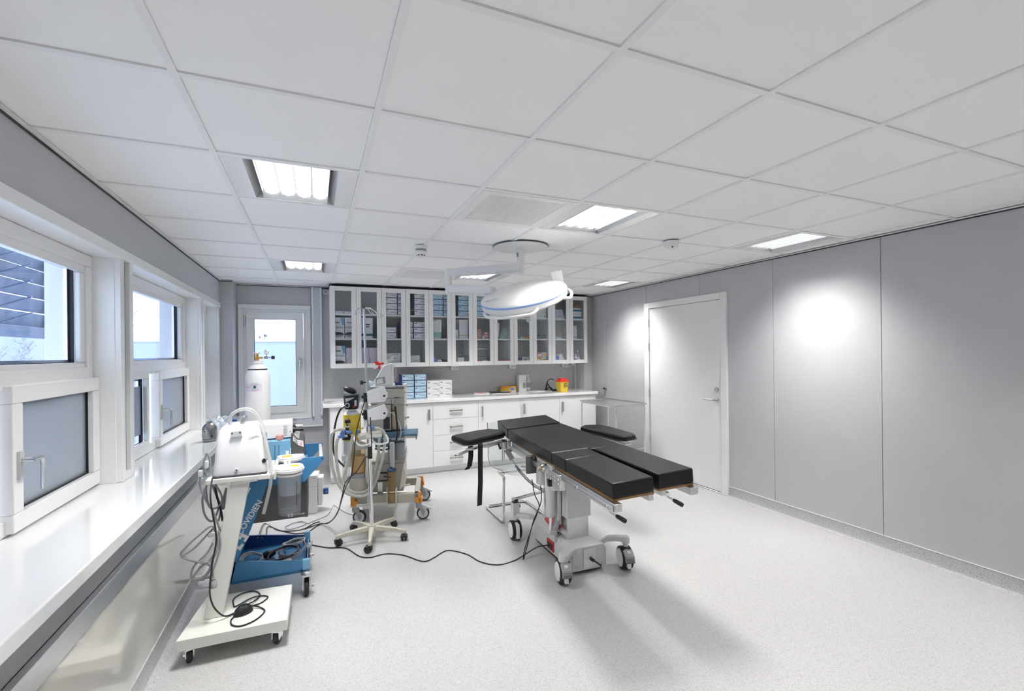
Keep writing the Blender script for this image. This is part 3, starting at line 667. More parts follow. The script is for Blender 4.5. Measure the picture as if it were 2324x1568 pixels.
# things on the counter
for c, x in enumerate((1.108, 1.268)):
    for i in range(4):
        glove_box('glove_box', x, 6.05, CT+i*.078, .154, .077, .24, 'blue', f'{STK[i] if i < 3 else "topmost"} blue box in the {["left", "right"][c]} stack on the counter', 'blue boxes stacked on the counter')
for c, x in enumerate((1.438, 1.606)):
    for i in range(3):
        glove_box('white_box', x, 6.05, CT+i*.0735, .165, .0725, .24, 'plain', f'{STK[i] if i < 2 else "topmost"} white box in the {["left", "right"][c]} stack on the counter', 'white boxes stacked on the counter')
item(G().m('paper').box(-.09, .12, -.12, .1, 0, .012).m('pink').box(-.05, .1, -.1, .06, .012, .0135).m('bred').box(-.03, .08, -.03, .0, .0135, .014), 'booklet', 'red and white booklet lying flat on the counter', 'booklet', (2.165, 6.27, CT), -.25)
item(G().m('blk').box(-.13, .13, -.1, .1, .012, .024).m('paper').box(-.125, .125, -.095, .095, 0, .012).m('lgrey').box(.02, .11, -.03, .06, .024, .0245), 'black_book', 'thin black book lying on the counter left of the orange carton', 'book', (2.43, 6.20, CT), -.15)
g = G().m('paper').box(-.115, .115, -.05, .05, 0, .02).m('yellow').box(-.115, .115, -.05, .05, .02, .05).m('amber').box(-.1152, .1152, -.0502, .05, .05, .085)
g.m('lila').prism([(.055+.042*math.cos(2*PI*i/20), .045+.024*math.sin(2*PI*i/20)) for i in range(20)], -.0515, -.05, 'y').m('tape').prism([(.055+.03*math.cos(2*PI*i/20), .045+.014*math.sin(2*PI*i/20)) for i in range(20)], -.0522, -.0515, 'y').m('tape').box(-.07, -.02, -.051, -.05, .004, .012).m('bred').box(-.01, .04, -.051, -.05, .004, .012)
item(g, 'orange_carton', 'orange and yellow carton with a lilac oval on the counter', 'box', (2.62, 6.345, CT), -.12)
item(G().m('abs').box(-.058, .058, -.045, .045, 0, .245).m('greyink').box(.005, .05, -.0456, -.045, .05, .13).m('ink').box(.02, .05, -.0456, -.045, .16, .165).m('lgrey').box(-.058, .058, -.0452, .0452, .205, .207), 'dispenser_canister', 'tall square white canister on the counter beside the white bottle', 'canister', (2.832, 6.33, CT), bev=.012)
t = thing('disinfectant_bottle', 'round-shouldered white bottle with cap on the counter right of the canister', 'bottle', (2.948, 6.36, CT))
G().m('lgrey').lathe([(.038, 0), (.040, .01), (.040, .165), (.034, .19), (.016, .205), (.014, .21)], n=24).m('greyink').lathe([(.0404, .055), (.0404, .125)], n=24).m('abs').lathe([(.0404, .03), (.0404, .05)], n=24).out('bottle', t)
G().m('abs').lathe([(.017, .21), (.017, .245), (.015, .248)], n=20).out('cap', t)
for i, (x, y, rz) in enumerate(((3.02, 6.2, .3), (3.12, 6.22, -.2))): item(G().m('paper').box(-.13, .13, -.09, .09, 0, .003).m('tape' if i else 'lgrey').box(-.02, .08, -.02, .04, .003, .0034), 'paper_sheet', ['lower loose', 'upper loose blue-printed'][i]+' paper sheet on the counter left of the black visor', 'paper', (x, y, CT+.0035*i), rz, 'loose papers on the counter', bev=0)
t = thing('face_visor', 'black open head visor frame standing on the counter behind the sharps bin', 'visor', (3.27, 6.24, CT))
G().m('blk').tube([(-.085, -.03, .02), (-.06, -.01, .12), (0, .03, .17), (.07, .02, .165)], .007).tube([(-.085, -.03, .02), (-.03, -.02, .05), (.03, 0, .015), (.09, .0, .012)], .009).tube([(-.065, -.01, .125), (-.03, -.01, .07), (.03, .0, .03)], .008).out('headband', t)
G().m('blk').loft([[(-.10, -.04, .004), (-.085, -.04, .004), (-.085, .0, .004), (-.10, 0, .004)], [(-.062, -.02, .12), (-.05, -.02, .12), (-.05, .01, .12), (-.062, .01, .12)]]).box(-.10, .09, -.04, -.02, .001, .016).out('side_arm', t, bev=.003)
t = thing('sharps_bin', 'yellow sharps bin with a bright red lid at the right end of the counter', 'sharps bin', (3.355, 6.03, CT))
def sq(r, z): return [(x*r, y*r, z) for x, y in ((-1, -.8), (-.8, -1), (.8, -1), (1, -.8), (1, .8), (.8, 1), (-.8, 1), (-1, .8))]
g = G().m('yellow').loft([sq(.058, 0), sq(.062, .01), sq(.074, .145)])
g.m('ink')
for q in ((-.01, .045, .118, .126), (-.005, .05, .104, .109), (-.01, .004, .085, .1), (.014, .022, .07, .095), (.035, .05, .075, .088), (-.01, .02, .06, .065)): g.box(q[0], q[1], -.0735, -.068, q[2], q[3])
g.out('bin', t)
G().m('bred').loft([sq(.080, .145), sq(.080, .158), sq(.066, .166), sq(.056, .172), sq(.053, .192), sq(.046, .194)]).out('lid', t, bev=.002)
for i in range(4):
    item(G().m('paper').prism([(-.14, -.1), (.14, -.11), (.15, .09), (-.13, .1)], 0, .006, 'z').m('lgrey').prism([(-.12, -.1), (.1, -.1), (.1, .08), (-.13, .09)], .006, .0075, 'z') if i != 1 else G().m('paper').prism([(-.14, -.1), (.12, -.12), (.14, .09), (-.13, .1)], 0, .005, 'z').m('skin').prism([(-.13, -.1), (.0, -.11), (.0, .08), (-.13, .09)], .005, .0065, 'z'),
     'paper_folder', STK[i]+' paper folder of the pile at the window end of the counter', 'papers', (.22+.01*i, 6.14, CT+.0085*i), -.15+.13*i, 'paper pile', bev=0)
# ------------------------------------------------------------------ operating table
tb = thing('operating_table', 'operating table with black pads on a pale grey column base', 'operating table', (1.72, 2.95, 0))
az, ti = R(5.5), R(3.6)
U = Vector((math.cos(az)*math.cos(ti), -math.sin(az)*math.cos(ti), math.sin(ti))); V = Vector((math.sin(az), math.cos(az), 0)); N = U.cross(V)
TT = Matrix(((U.x, V.x, N.x, 0), (U.y, V.y, N.y, 0), (U.z, V.z, N.z, .855), (0, 0, 0, 1)))
BT = rot(R(-1.4))
def pad(name, poly, h0=-.08, h1=0, X=TT, parent=tb, b=.009):
    return G(X).m('pad').prism(poly, h0, h1).out(name, parent, bev=b, seg=3)
pad('back_pad', [(-.252, .79), (.258, .79), (.258, -.246), (.022, -.246), (.022, -.203), (-.25, -.203)])
pad('seat_pad', [(-.25, -.207), (.012, -.207), (.012, -.418), (-.245, -.418)])
pad('leg_pad', [(-.244, -.423), (.01, -.423), (.005, -.995), (-.238, -.995)])
pad('leg_pad', [(.045, -.251), (.264, -.251), (.272, -.972), (.05, -.972)])
HT = TT @ Matrix.Translation((0, .80, .0)) @ Matrix.Rotation(R(5), 4, 'X')
pad('head_pad', [(-.25, .008), (.256, .008), (.245, .34), (-.245, .34)], -.08, .006, HT)
g = G(TT).m('ply').box(-.245, .25, -.24, .785, -.093, -.081).box(-.24, .005, -.99, -.25, -.093, -.081).box(.05, .268, -.968, -.25, -.093, -.081)
g.out('pad_board', tb)
G(HT).m('ply').box(-.24, .24, .02, .33, -.093, -.081).out('pad_board', tb)
def rail(u, v0, v1, h=-.128, k=1):
    g = G(TT).m('alu').box(u-.006, u+.006, v0, v1, h-.016, h+.014); g.m('gap').box(u-.0066, u+.0066, v0+.01, v1-.01, h-.003, h-.0005)
    s = 1 if u < 0 else -1
    g.m('chrome')
    for v in (v0+.04, (v0+v1)/2, v1-.04): g.cyl((u+s*.004, v, h), (u+s*.03, v, h), .008, n=8).sph((u-s*.007, v, h+.004), .007, n=8)
    return g.out('side_rail', tb, bev=.0015)
rail(-.273, -.16, .70, -.13); rail(-.262, -1.02, -.24, -.118); rail(.278, -.16, .70, -.13); rail(.283, -.98, -.24, -.118)
# leg section frames
g = G(TT).m('alu').box(-.255, -.212, -1.03, -.25, -.135, -.094).box(-.03, .0, -.99, -.25, -.125, -.094).box(.07, .10, -.96, -.25, -.125, -.094).box(.225, .27, -1.0, -.25, -.135, -.094)
g.out('leg_frame', tb, bev=.002)
g = G(TT).m('oplight').box(-.25, .25, -.2, .70, -.13, -.094).box(-.10, .12, -.18, .32, -.175, -.13); g.out('back_frame', tb, bev=.004)
# clamp brackets at the hinge
g = G(TT).m('alu').box(-.285, -.25, -.40, -.27, -.20, -.10).box(-.29, -.284, -.43, -.24, -.155, -.102)
g.m('chrome')
for v in (-.41, -.34, -.27):
    g.cyl((-.29, v, -.12), (-.298, v, -.12), .008, n=10).cyl((-.29, v, -.15), (-.298, v, -.15), .008, n=10)
g.m('blk').cb((-.28, -.22, -.19), (.03, .03, .05)); g.out('hinge_bracket', tb, bev=.003)
# release levers
for u, v in ((-.255, -.955), (.13, -.90)):
    g = G(TT).m('chrome').cb((u, v, -.135), (.03, .05, .02)).tube([(u, v, -.14), (u+.006, v-.015, -.152), (u+.03, v-.035, -.168)], .006)
    l = g.out('release_lever', tb, bev=.002)
    G(TT).m('blk').lathe([(.007, 0), (.011, .012), (.0125, .05), (.009, .06)], (u+.027, v-.032, -.166), 12, (.62, -.5, -.45)).out('grip', l)
# chrome accessory clamp with its socket, left side
C1 = Matrix.Translation((-.262, -.05, .722))
g = G(C1).m('chrome').cyl((-.03, -.02, 0), (.075, -.03, .012), .018, n=14).cyl((.03, -.026, .006), (.05, -.028, .009), .026, n=14).cyl((.08, -.03, .012), (.10, -.032, .014), .011, n=12).cyl((-.03, -.02, 0), (-.055, -.02, -.004), .009, n=10)
g.m('steel').cyl((.05, -.028, 0), (.048, -.03, -.13), .008, n=10).cyl((-.055, -.02, 0), (-.055, -.02, -.11), .009, n=10); g.m('brass').cyl((-.034, -.0196, 0), (-.028, -.02, 0), .0195, n=14)
g.out('accessory_clamp', tb)
G(C1).m('dgrey').box(-.03, .05, .20, .23, -.10, .03).m('blk').sph((.02, .18, .01), .02).cyl((-.0, .18, .02), (.06, .18, -.01), .012).out('clamp_block', tb, bev=.003)
# column
cx = -.005; cy = .02
G(BT).m('alu').box(cx-.078, cx+.095, cy-.085, cy+.1, .18, .40).box(cx-.07, cx+.002, cy-.087, cy-.08, .18, .4).out('inner_column', tb, bev=.004)
G(BT).m('oplight').box(cx-.086, cx+.108, cy-.10, cy+.115, .335, .735).m('gap').box(cx-.09, cx-.08, cy-.02, cy-.005, .34, .73).out('column', tb, bev=.008)
G(BT).m('mgrey').box(cx-.062, cx+.10, cy-.13, cy+.12, .70, .75).out('column_head', tb, bev=.006)
# tilt mechanism and actuator, left of the column
g = G(BT).m('oplight').box(-.175, -.135, -.04, .06, .53, .755).box(-.122, -.094, .0, .06, .30, .74); g.prism([(-.165, .215), (-.12, .215), (-.094, .27), (-.094, .34), (-.122, .34), (-.13, .28)], .02, .05, 'y'); g.out('tilt_bracket', tb, bev=.006)
g = G(BT).m('oplight').lathe([(.02, .325), (.034, .35), (.034, .66), (.028, .685)], (-.166, .03, 0), 20); act = g.out('actuator', tb)
G(BT).m('chrome').cyl((-.170, .03, .225), (-.166, .03, .33), .011, n=12).out('piston_rod', act)
G(BT).m('lgrey').box(-.235, -.19, .06, .12, .55, .66).out('motor_housing', tb, bev=.01)
g = G(BT).m('lgrey').box(-.185, -.13, .0, .05, .205, .23).m('chrome').cyl((-.19, .03, .22), (-.12, .03, .22), .009, n=10); g.out('rod_foot', tb, bev=.003)
# base
g = G(BT).m('oplight').prism([(-.125, .02), (-.125, .15), (-.10, .185), (.12, .185), (.142, .15), (.142, .02)], -.21, -.02, 'y')
g.prism([(-.125, .03), (-.125, .17), (-.105, .185), (.12, .185), (.142, .17), (.142, .03)], -.03, .42, 'y').prism([(-.10, .18), (.08, .18), (.06, .215), (-.08, .215)], .10, .41, 'y')
g.m('gap').box(-.12, .138, -.2, .41, .018, .03)
base = g.out('base', tb, bev=.008)
g = G(BT).m('alu').box(-.04, .058, -.2165, -.209, .035, .165); pl = g.out('brake_plate', base, bev=.001)
G(BT).m('chrome').cyl((.01, -.216, .10), (.01, -.232, .10), .018, n=16).m('blk').cyl((.01, -.23, .10), (.016, -.25, .098), .012, n=12).cyl((.016, -.25, .098), (.055, -.275, .07), .006).sph((.055, -.275, .07), .008).out('toggle_lever', pl)
g = G(BT).m('lgrey')
for x in (-.09, .11):
    for z in (.05, .145): g.cyl((x, -.209, z), (x, -.2125, z), .013, n=14)
g.out('screw_cap', base)
RT = Matrix.Translation((-.05, .18, .205)) @ Matrix.Rotation(R(-6), 4, 'X') @ Matrix.Rotation(R(-10), 4, 'Z')
G(BT @ RT).m('red').box(-.055, .10, -.13, .13, .0, .028).out('battery_cover', base, bev=.008)
G(BT @ RT).m('lgrey').box(-.05, .095, -.125, .125, -.02, .002).out('battery_tray', base, bev=.004)
g = G(BT).m('red').box(-.133, -.124, .06, .17, .05, .125).m('blk').box(-.136, -.126, .075, .155, .06, .105); g.out('power_socket', base, bev=.004)
# outrigger arms + twin casters
def arm(pts, w, h, name='caster_arm'):
    g = G().m('oplight'); rings = []
    for i, p in enumerate(pts):
        a = Vector(pts[max(0, i-1)]); b = Vector(pts[min(len(pts)-1, i+1)]); d = (b-a); d.z = 0; d.normalize(); s = Vector((-d.y, d.x, 0))
        q = Vector(p); rings.append([tuple(q+s*w/2-Vector((0, 0, h/2))), tuple(q-s*w/2-Vector((0, 0, h/2))), tuple(q-s*w/2+Vector((0, 0, h/2))), tuple(q+s*w/2+Vector((0, 0, h/2)))])
    g.loft(rings); g.lathe([(w/2+.004, -h/2-.012), (w/2+.006, 0), (w/2+.002, h/2+.004)], pts[-1], 18)
    return g.out(name, tb, bev=.006)
arm([(-.10, -.15, .155), (-.17, -.21, .165), (-.232, -.27, .172)], .06, .04)
arm([(.12, -.16, .165), (.16, -.19, .20), (.20, -.235, .215), (.262, -.265, .208)], .05, .034)
arm([(-.06, .40, .17), (-.12, .43, .195), (-.14, .43, .20), (-.232, .52, .20)], .05, .034)
arm([(.06, .40, .17), (.14, .44, .195), (.28, .52, .20)], .05, .034)
g = G().m('oplight').box(-.262, -.205, .492, .55, .20, .30).m('blk').box(-.258, -.209, .496, .546, .30, .307).cyl((-.21, .51, .27), (-.195, .505, .27), .012, n=12); g.out('pedal_housing', tb, bev=.01)
G().m('alu').box(-.25, -.215, .50, .56, .308, .33).prism([(-.25, .31), (-.215, .31), (-.215, .335), (-.25, .335)], .5, .52, 'y').tube([(-.232, .53, .322), (.1, .62, .325), (.28, .60, .322)], .014, smooth=4).out('foot_bar', tb, bev=.003)
def caster(x, y, rz, brake):
    X = rot(rz, (x, y, 0)); r = .0755
    g = G(X).m('oplight').lathe([(.018, .135), (.018, .175)], (0, 0, 0), 16).m('gap').lathe([(.023, .148), (.023, .158)], n=16); c = g.out('caster', tb)
    for s in (-1, 1):
        g = G(X).m('rub').lathe([(r-.006, 0), (r, .004), (r, .020), (r-.006, .024)], (s*.014, .012, r+.0008), 32, (s, 0, 0)).m('abs').lathe([(r-.015, .0242), (r-.018, .029), (r-.05, .031), (.001, .0315)], (s*.014, .012, r+.0008), 28, (s, 0, 0))
        g.out('wheel', c)
    g = G(X).m('abs').box(-.013, .013, -.075, -.035, .03, .125).box(-.012, .012, -.07, .07, .1, .142); g.out('mudguard', c, bev=.004)
    if brake:
        g = G(X).m('mgrey'); g.prism([(-.095, .075), (-.085, .118), (-.04, .15), (-.03, .135), (-.074, .105), (-.082, .075)], -.032, .032, 'x')
        for k in range(5): g.m('dgrey').box(-.03, .03, -.098+.003*k, -.09+.003*k, .078+.008*k, .081+.008*k)
        g.out('brake_pedal', c, bev=.002)
caster(-.232, -.27, R(-13), 1); caster(.262, -.265, R(-15), 1); caster(-.232, .52, R(-6), 0); caster(.28, .52, R(-10), 0)
# arm boards
def arm_board(poly, z, th, straps):
    ab = G().m('pad').prism(poly, z-th, z).out('arm_board_pad', tb, bev=.016, seg=4)
    cx_ = sum(p[0] for p in poly)/len(poly); cy_ = sum(p[1] for p in poly)/len(poly)
    G().m('alu').prism([(cx_+(p[0]-cx_)*.94, cy_+(p[1]-cy_)*.86) for p in poly], z-th-.010, z-th-.001).out('arm_board_tray', ab, bev=.002)
    return ab
O = Vector((1.72, 2.95, 0))
def rel(*p): return [(a-1.72, b-2.95) for a, b in p]
ab = arm_board(rel((1.02, 3.70), (1.055, 3.455), (1.10, 3.445), (1.30, 3.545), (1.505, 3.70), (1.50, 3.80), (1.42, 3.89), (1.30, 3.865), (1.06, 3.735)), .842, .047, 1)
def strap(pts, w, dx=(.9, .4)):
    g = G().m('strap'); d = Vector((dx[0], dx[1], 0)).normalized(); nrm = Vector((-d.y, d.x, 0))*.0015
    P = [Vector((a-1.72, b-2.95, c)) for a, b, c in pts]
    g.loft([[tuple(p-d*w/2-nrm), tuple(p+d*w/2-nrm), tuple(p+d*w/2+nrm), tuple(p-d*w/2+nrm)] for p in P]); g.out('strap', ab)
strap([(1.20, 3.50, .795), (1.20, 3.487, .79), (1.198, 3.487, .70), (1.197, 3.487, .5), (1.187, 3.487, .31)], .05)
strap([(1.137, 3.55, .78), (1.135, 3.53, .74), (1.133, 3.53, .69), (1.122, 3.53, .62), (1.10, 3.535, .592)], .05)
g = G().m('alu').prism(rel((1.08, 3.50), (1.12, 3.47), (1.46, 3.67), (1.46, 3.72)), .752, .768).m('steel').prism(rel((1.20, 3.62), (1.30, 3.58), (1.49, 3.72), (1.46, 3.78)), .738, .752); g.out('arm_board_beam', tb, bev=.003)
g = G().m('lgrey').tube([(1.30-1.72, 3.66-2.95, .745), (1.22-1.72, 3.68-2.95, .728), (1.085-1.72, 3.69-2.95, .682)], .012).m('chrome').cyl((1.045-1.72, 3.66-2.95, .684), (1.112-1.72, 3.72-2.95, .666), .006).sph((1.112-1.72, 3.72-2.95, .666), .009); g.out('release_handle', tb)
g = G().m('chrome').cyl((1.478-1.72, 3.70-2.95, .59), (1.478-1.72, 3.70-2.95, .74), .012, n=14).m('alu').cyl((1.478-1.72, 3.70-2.95, .69), (1.478-1.72, 3.70-2.95, .75), .028, n=20).m('gap').cyl((1.478-1.72, 3.70-2.95, .75), (1.478-1.72, 3.70-2.95, .77), .02, n=16)
g.m('alu').box(1.50-1.72, 1.535-1.72, 3.66-2.95, 3.72-2.95, .69, .77).m('blk').tube([(1.44-1.72, 3.69-2.95, .765), (1.425-1.72, 3.67-2.95, .74), (1.43-1.72, 3.66-2.95, .715)], .008).sph((1.435-1.72, 3.66-2.95, .708), .012).sph((1.525-1.72, 3.63-2.95, .69), .014); g.out('clamp_post', tb, bev=.003)
ab2 = arm_board(rel((2.12, 3.50), (2.20, 3.57), (2.34, 3.53), (2.36, 3.40), (2.335, 3.04), (2.30, 2.965), (2.19, 2.945), (2.15, 3.0)), .865, .046, 0)
g = G().m('alu').prism(rel((2.22, 3.0), (2.28, 3.0), (2.26, 3.5), (2.18, 3.5)), .782, .795).box(2.02-1.72, 2.2-1.72, 3.40-2.95, 3.46-2.95, .765, .782); g.out('arm_board_beam', tb, bev=.003)
g = G().m('chrome').cyl((2.30-1.72, 3.06-2.95, .79), (2.42-1.72, 3.12-2.95, .80), .008).m('blk').sph((2.41-1.72, 3.115-2.95, .80), .012); g.out('release_handle', tb)
# hand control with coiled cord
hc = G().m('mgrey').box(-.022, .022, -.012, .012, -.05, .05).out('hand_control', tb, bev=.006); hc.location = (1.53-1.72, 3.685-2.95, .64); hc.rotation_euler = (R(-12), R(-28), 0)
pts = [Vector(p) for p in ((1.552, 3.69, .598), (1.558, 3.62, .56), (1.562, 3.53, .523), (1.566, 3.40, .492), (1.57, 3.27, .474), (1.585, 3.12, .47))]
cp = []
for i in range(len(pts)-1):
    for k in range(24): cp.append(pts[i].lerp(pts[i+1], k/24))
co = [Vector((p.x-1.72+.011*math.cos(q*1.9), p.y-2.95+.003*math.sin(q*1.9), p.z+.011*math.sin(q*1.9))) if q > 26 else Vector((p.x-1.72, p.y-2.95, p.z)) for q, p in enumerate(cp)]
G().m('gcable').tube(co, .0032, n=5, smooth=3).out('coiled_cord', hc).parent = tb

# ------------------------------------------------------------------ surgical lamp
sl = thing('surgical_lamp', 'white ceiling mounted surgical lamp with a double arm and a blue ringed head', 'surgical lamp', (1.55, 3.45, ZC))
G().m('domewhite').lathe([(.222, -.004), (.222, -.010), (.06, -.012)], n=48).m('dgrey').lathe([(.226, 0), (.226, -.006)], n=48).out('ceiling_plate', sl)
G().m('abs').lathe([(.04, -.012), (.04, -.02), (.033, -.022), (.033, -.09), (.029, -.105), (.027, -.215), (.02, -.22)], n=24).m('greyink').box(-.034, -.028, -.02, .01, -.085, -.05).out('mounting_tube', sl)
EL = Vector((1.05-1.55, 3.83-3.45, 0))
def beam(a, b, w, h, name, par, m='abs'):
    a, b = Vector(a), Vector(b); d = (b-a).normalized(); s = d.cross(Vector((0, 0, 1))).normalized(); u = s.cross(d)
    ring = lambda p, k: [tuple(p+s*w*k*x/2+u*h*y/2) for x, y in ((-1, -.7), (-.7, -1), (.7, -1), (1, -.7), (1, .7), (.7, 1), (-.7, 1), (-1, .7))]
    return G().m(m).loft([ring(a, 1), ring(a.lerp(b, .5), 1), ring(b, .85)]).out(name, par, bev=.003)
beam((0, 0, -.168), (EL.x, EL.y, -.178), .075, .066, 'upper_arm', sl)
G().m('abs').lathe([(.024, -.145), (.028, -.15), (.028, -.225), (.024, -.24), (.026, -.26), (.03, -.27), (.03, -.345), (.024, -.355)], (EL.x, EL.y, 0), 24).out('elbow_joint', sl)
beam((EL.x, EL.y, -.308), (1.27-1.55, 3.36-3.45, -.375), .06, .06, 'lower_arm', sl)
HC = Vector((1.455-1.55, 3.2-3.45, 1.958-ZC)); NN = Vector((-.345, -.285, 1)).normalized()
HX = Vector((.92, -.39, 0)); HX = (HX-NN*HX.dot(NN)).normalized(); HYv = NN.cross(HX)
HM = Matrix(((HX.x, HYv.x, NN.x, HC.x), (HX.y, HYv.y, NN.y, HC.y), (HX.z, HYv.z, NN.z, HC.z), (0, 0, 0, 1)))
g = G(HM).m('domewhite').lathe([(.02, .052), (.12, .048), (.23, .036), (.295, .02), (.322, .008), (.330, -.002)], n=56)
head = g.out('lamp_head', sl)
G(HM).m('rimblue').lathe([(.3300, -.001), (.3318, -.004), (.3318, -.013), (.3300, -.016)], n=56).out('blue_ring', head)
G(HM).m('domewhite').lathe([(.330, -.0155), (.328, -.05), (.31, -.066), (.29, -.07)], n=56).m('lgrey').lathe([(.29, -.07), (.001, -.064)], n=56).out('lamp_rim', head)
for a0 in (-2.65, -.55, 1.55):
    pts = [(.345*math.cos(a0+.0), .345*math.sin(a0), -.045)]+[(.358*math.cos(a0+.12*k), .358*math.sin(a0+.12*k), -.062) for k in range(1, 11)]+[(.345*math.cos(a0+1.32), .345*math.sin(a0+1.32), -.045)]
    pts = [(.315*math.cos(a0), .315*math.sin(a0), -.045)]+pts+[(.315*math.cos(a0+1.32), .315*math.sin(a0+1.32), -.045)]
    G(HM).m('domewhite').tube(pts, .011, n=8, smooth=2).out('grab_rail', head)
G(HM).m('domewhite').box(.235, .322, .11, .125, -.01, .095).out('tilt_bracket', head, bev=.008)
G(HM).m('lgrey').lathe([(.02, -.06), (.019, -.10), (.017, -.20), (.019, -.205), (.019, -.225), (.012, -.228)], n=20).out('sterile_handle', head)
G(HM).m('domewhite').box(-.31, -.20, .16, .20, .0, .05).out('yoke_mount', head, bev=.008)
# yoke from lower arm to head
yk = HM @ Vector((-.25, .18, .03))
G().m('abs').tube([(1.27-1.55, 3.36-3.45, -.375), ((1.27-1.55+yk.x)/2-.01, (3.36-3.45+yk.y)/2, (-.375+yk.z)/2+.01), tuple(yk)], .026, n=12).out('yoke', sl)
text('merivaara', 'brand_print', .034, HM @ Matrix.Translation((-.21, -.14, .0335)) @ Matrix.Rotation(R(10), 4, 'Z') @ Matrix.Rotation(R(-12), 4, 'X'), 'lgrey', head, .002)

# ------------------------------------------------------------------ clear shell chair behind the table
ch = thing('acrylic_chair', 'clear acrylic shell chair on a chrome cantilever frame behind the operating table', 'chair', (1.74, 4.07, 0))
pr = [(-.225, .405), (-.20, .428), (-.05, .415), (.08, .41), (.15, .43), (.185, .49), (.20, .60), (.215, .80), (.217, .835)]
g = G().m('plexi')
rings = []
for y, z in pr:
    row = []
    for i in range(9):
        x = -.20+.05*i; k = (abs(x)/.2)**3
        row.append((x*(.86 if z > .82 or y < -.22 else 1), y-.02*k*(z > .5), z+.03*k*(z < .5)))
    rings.append(row)
n = 9; coo = [p for r in rings for p in r]
g._add(coo, [(a*n+i, a*n+i+1, (a+1)*n+i+1, (a+1)*n+i) for a in range(len(rings)-1) for i in range(n-1)])
sh = g.out('shell', ch, sub=1); so = sh.modifiers.new('solid', 'SOLIDIFY'); so.thickness = .006
G().m('plexi').tube([(-.2, y-.02*(z > .5), z+.03*(z < .5)) for y, z in pr], .005, n=6, smooth=3).out('shell_edge', sh)
G().m('mgrey').tube([(-.196, y-.015*(z > .5), z+.024*(z < .5)) for y, z in pr], .0035, n=6, smooth=3).out('shell_edge', sh)
for s in (-1, 1):
    G().m('chrome').tube([(s*.12, .10, .395), (s*.17, -.02, .397), (s*.19, -.19, .40), (s*.195, -.215, .39), (s*.198, -.225, .36), (s*.21, -.225, .06), (s*.211, -.22, .025), (s*.211, -.19, .0135), (s*.211, .15, .0135), (s*.211, .195, .0135), (s*.19, .22, .0135), (s*.1, .222, .0135), (0, .222, .0135)], .0128, n=12, smooth=5).out('tube_frame', ch)
G().m('chrome').cyl((-.17, -.02, .39), (.17, -.02, .39), .009, n=10).out('cross_bar', ch)

# ------------------------------------------------------------------ instrument table
it = thing('instrument_table', 'stainless steel instrument table on thin tubular legs beside the door', 'table', (3.555, 5.07, 0), R(4))
G().m('steel').box(-.24, .24, -.37, .37, .848, .856).box(-.245, .245, -.375, -.367, .845, .866).box(-.245, .245, .367, .375, .845, .866).box(-.245, -.237, -.367, .367, .845, .866).box(.237, .245, -.367, .367, .845, .866).out('tray_top', it, bev=.002)
for x in (-.225, .225): G().m('chrome').tube([(x, -.355, .02), (x, -.355, .5), (x, -.355, .78), (x, -.345, .82), (x, -.31, .836), (x, 0, .836), (x, .31, .836), (x, .345, .82), (x, .355, .78), (x, .355, .02)], .0105, n=12, smooth=4).out('leg_frame', it)
G().m('chrome').cyl((-.225, -.355, .3), (.225, -.355, .3), .008).cyl((-.225, .355, .3), (.225, .355, .3), .008).cyl((-.225, -.3, .836), (.225, -.3, .836), .008).cyl((-.225, .3, .836), (.225, .3, .836), .008).out('cross_bar', it)
for x in (-.225, .225):
    for y in (-.355, .355): G().m('rub').lathe([(.013, 0.0005), (.013, .03)], (x, y, 0), 12).out('foot_cap', it)
# ------------------------------------------------------------------ infusion stand
iv = thing('infusion_stand', 'infusion stand with five-star cream base, two white pumps and wire baskets', 'infusion stand', (.42, 3.965, 0))
def star_caster(x, y, rz, root):
    X = rot(rz, (x, y, 0)); c = G(X).m('blk').lathe([(.009, .05), (.009, .075)], n=10).box(-.012, .012, -.02, .03, .03, .056).out('caster', root, bev=.002)
    for s in (-1, 1): G(X).m('blk').lathe([(.022, 0), (.0265, .004), (.0275, .012), (.024, .02), (.01, .024)], (s*.004, .012, .0283), 20, (s, 0, 0)).out('wheel', c)
for k in range(5):
    a = R(188+72*k); X = rot(a); Ls = .275
    rg = []
    for t, h, w, z in ((.02, .03, .028, .112), (.10, .034, .022, .109), (.19, .032, .016, .10), (.262, .03, .013, .088), (.282, .03, .0125, .085)):
        rg.append([(t, -w, z-h), (t, w, z-h), (t, w*.8, z-.004), (t, w*.5, z), (t, -w*.5, z), (t, -w*.8, z-.004)])
    G(X).m('cream3').loft(rg).cyl((.272, 0, .05), (.272, 0, .075), .012, n=12).out('base_arm', iv, bev=.002)
    p = X @ Vector((.272, 0, 0)); star_caster(p.x, p.y, a+1.9+.7*k, iv)
G().m('cream3').lathe([(.04, .072), (.044, .10), (.036, .118), (.022, .122)], n=20).out('hub', iv)
P0, P1 = Vector((0, 0, .115)), Vector((-.052, -.06, 1.885))
def PP(z): return P0.lerp(P1, (z-.115)/(1.885-.115))
G().m('chrome').cyl(PP(.115), PP(.93), .0165, n=16).out('lower_pole', iv)
pole = G().m('galv').cyl(PP(.93), PP(1.885), .0095, n=14).lathe([(.013, 0), (.013, .03)], PP(1.12), 14).lathe([(.013, 0), (.013, .02)], PP(.93), 14).out('upper_pole', iv)
G().m('blk').cyl(PP(1.285)+Vector((-.008, 0, 0)), PP(1.285)+Vector((-.035, -.005, 0)), .006).cyl(PP(1.285)+Vector((-.03, -.005, 0)), PP(1.285)+Vector((-.05, -.008, 0)), .017, n=10).out('clamp_knob', iv)
top = PP(1.885)
g = G().m('dgrey').sph(tuple(top), .012)
g.m('chrome')
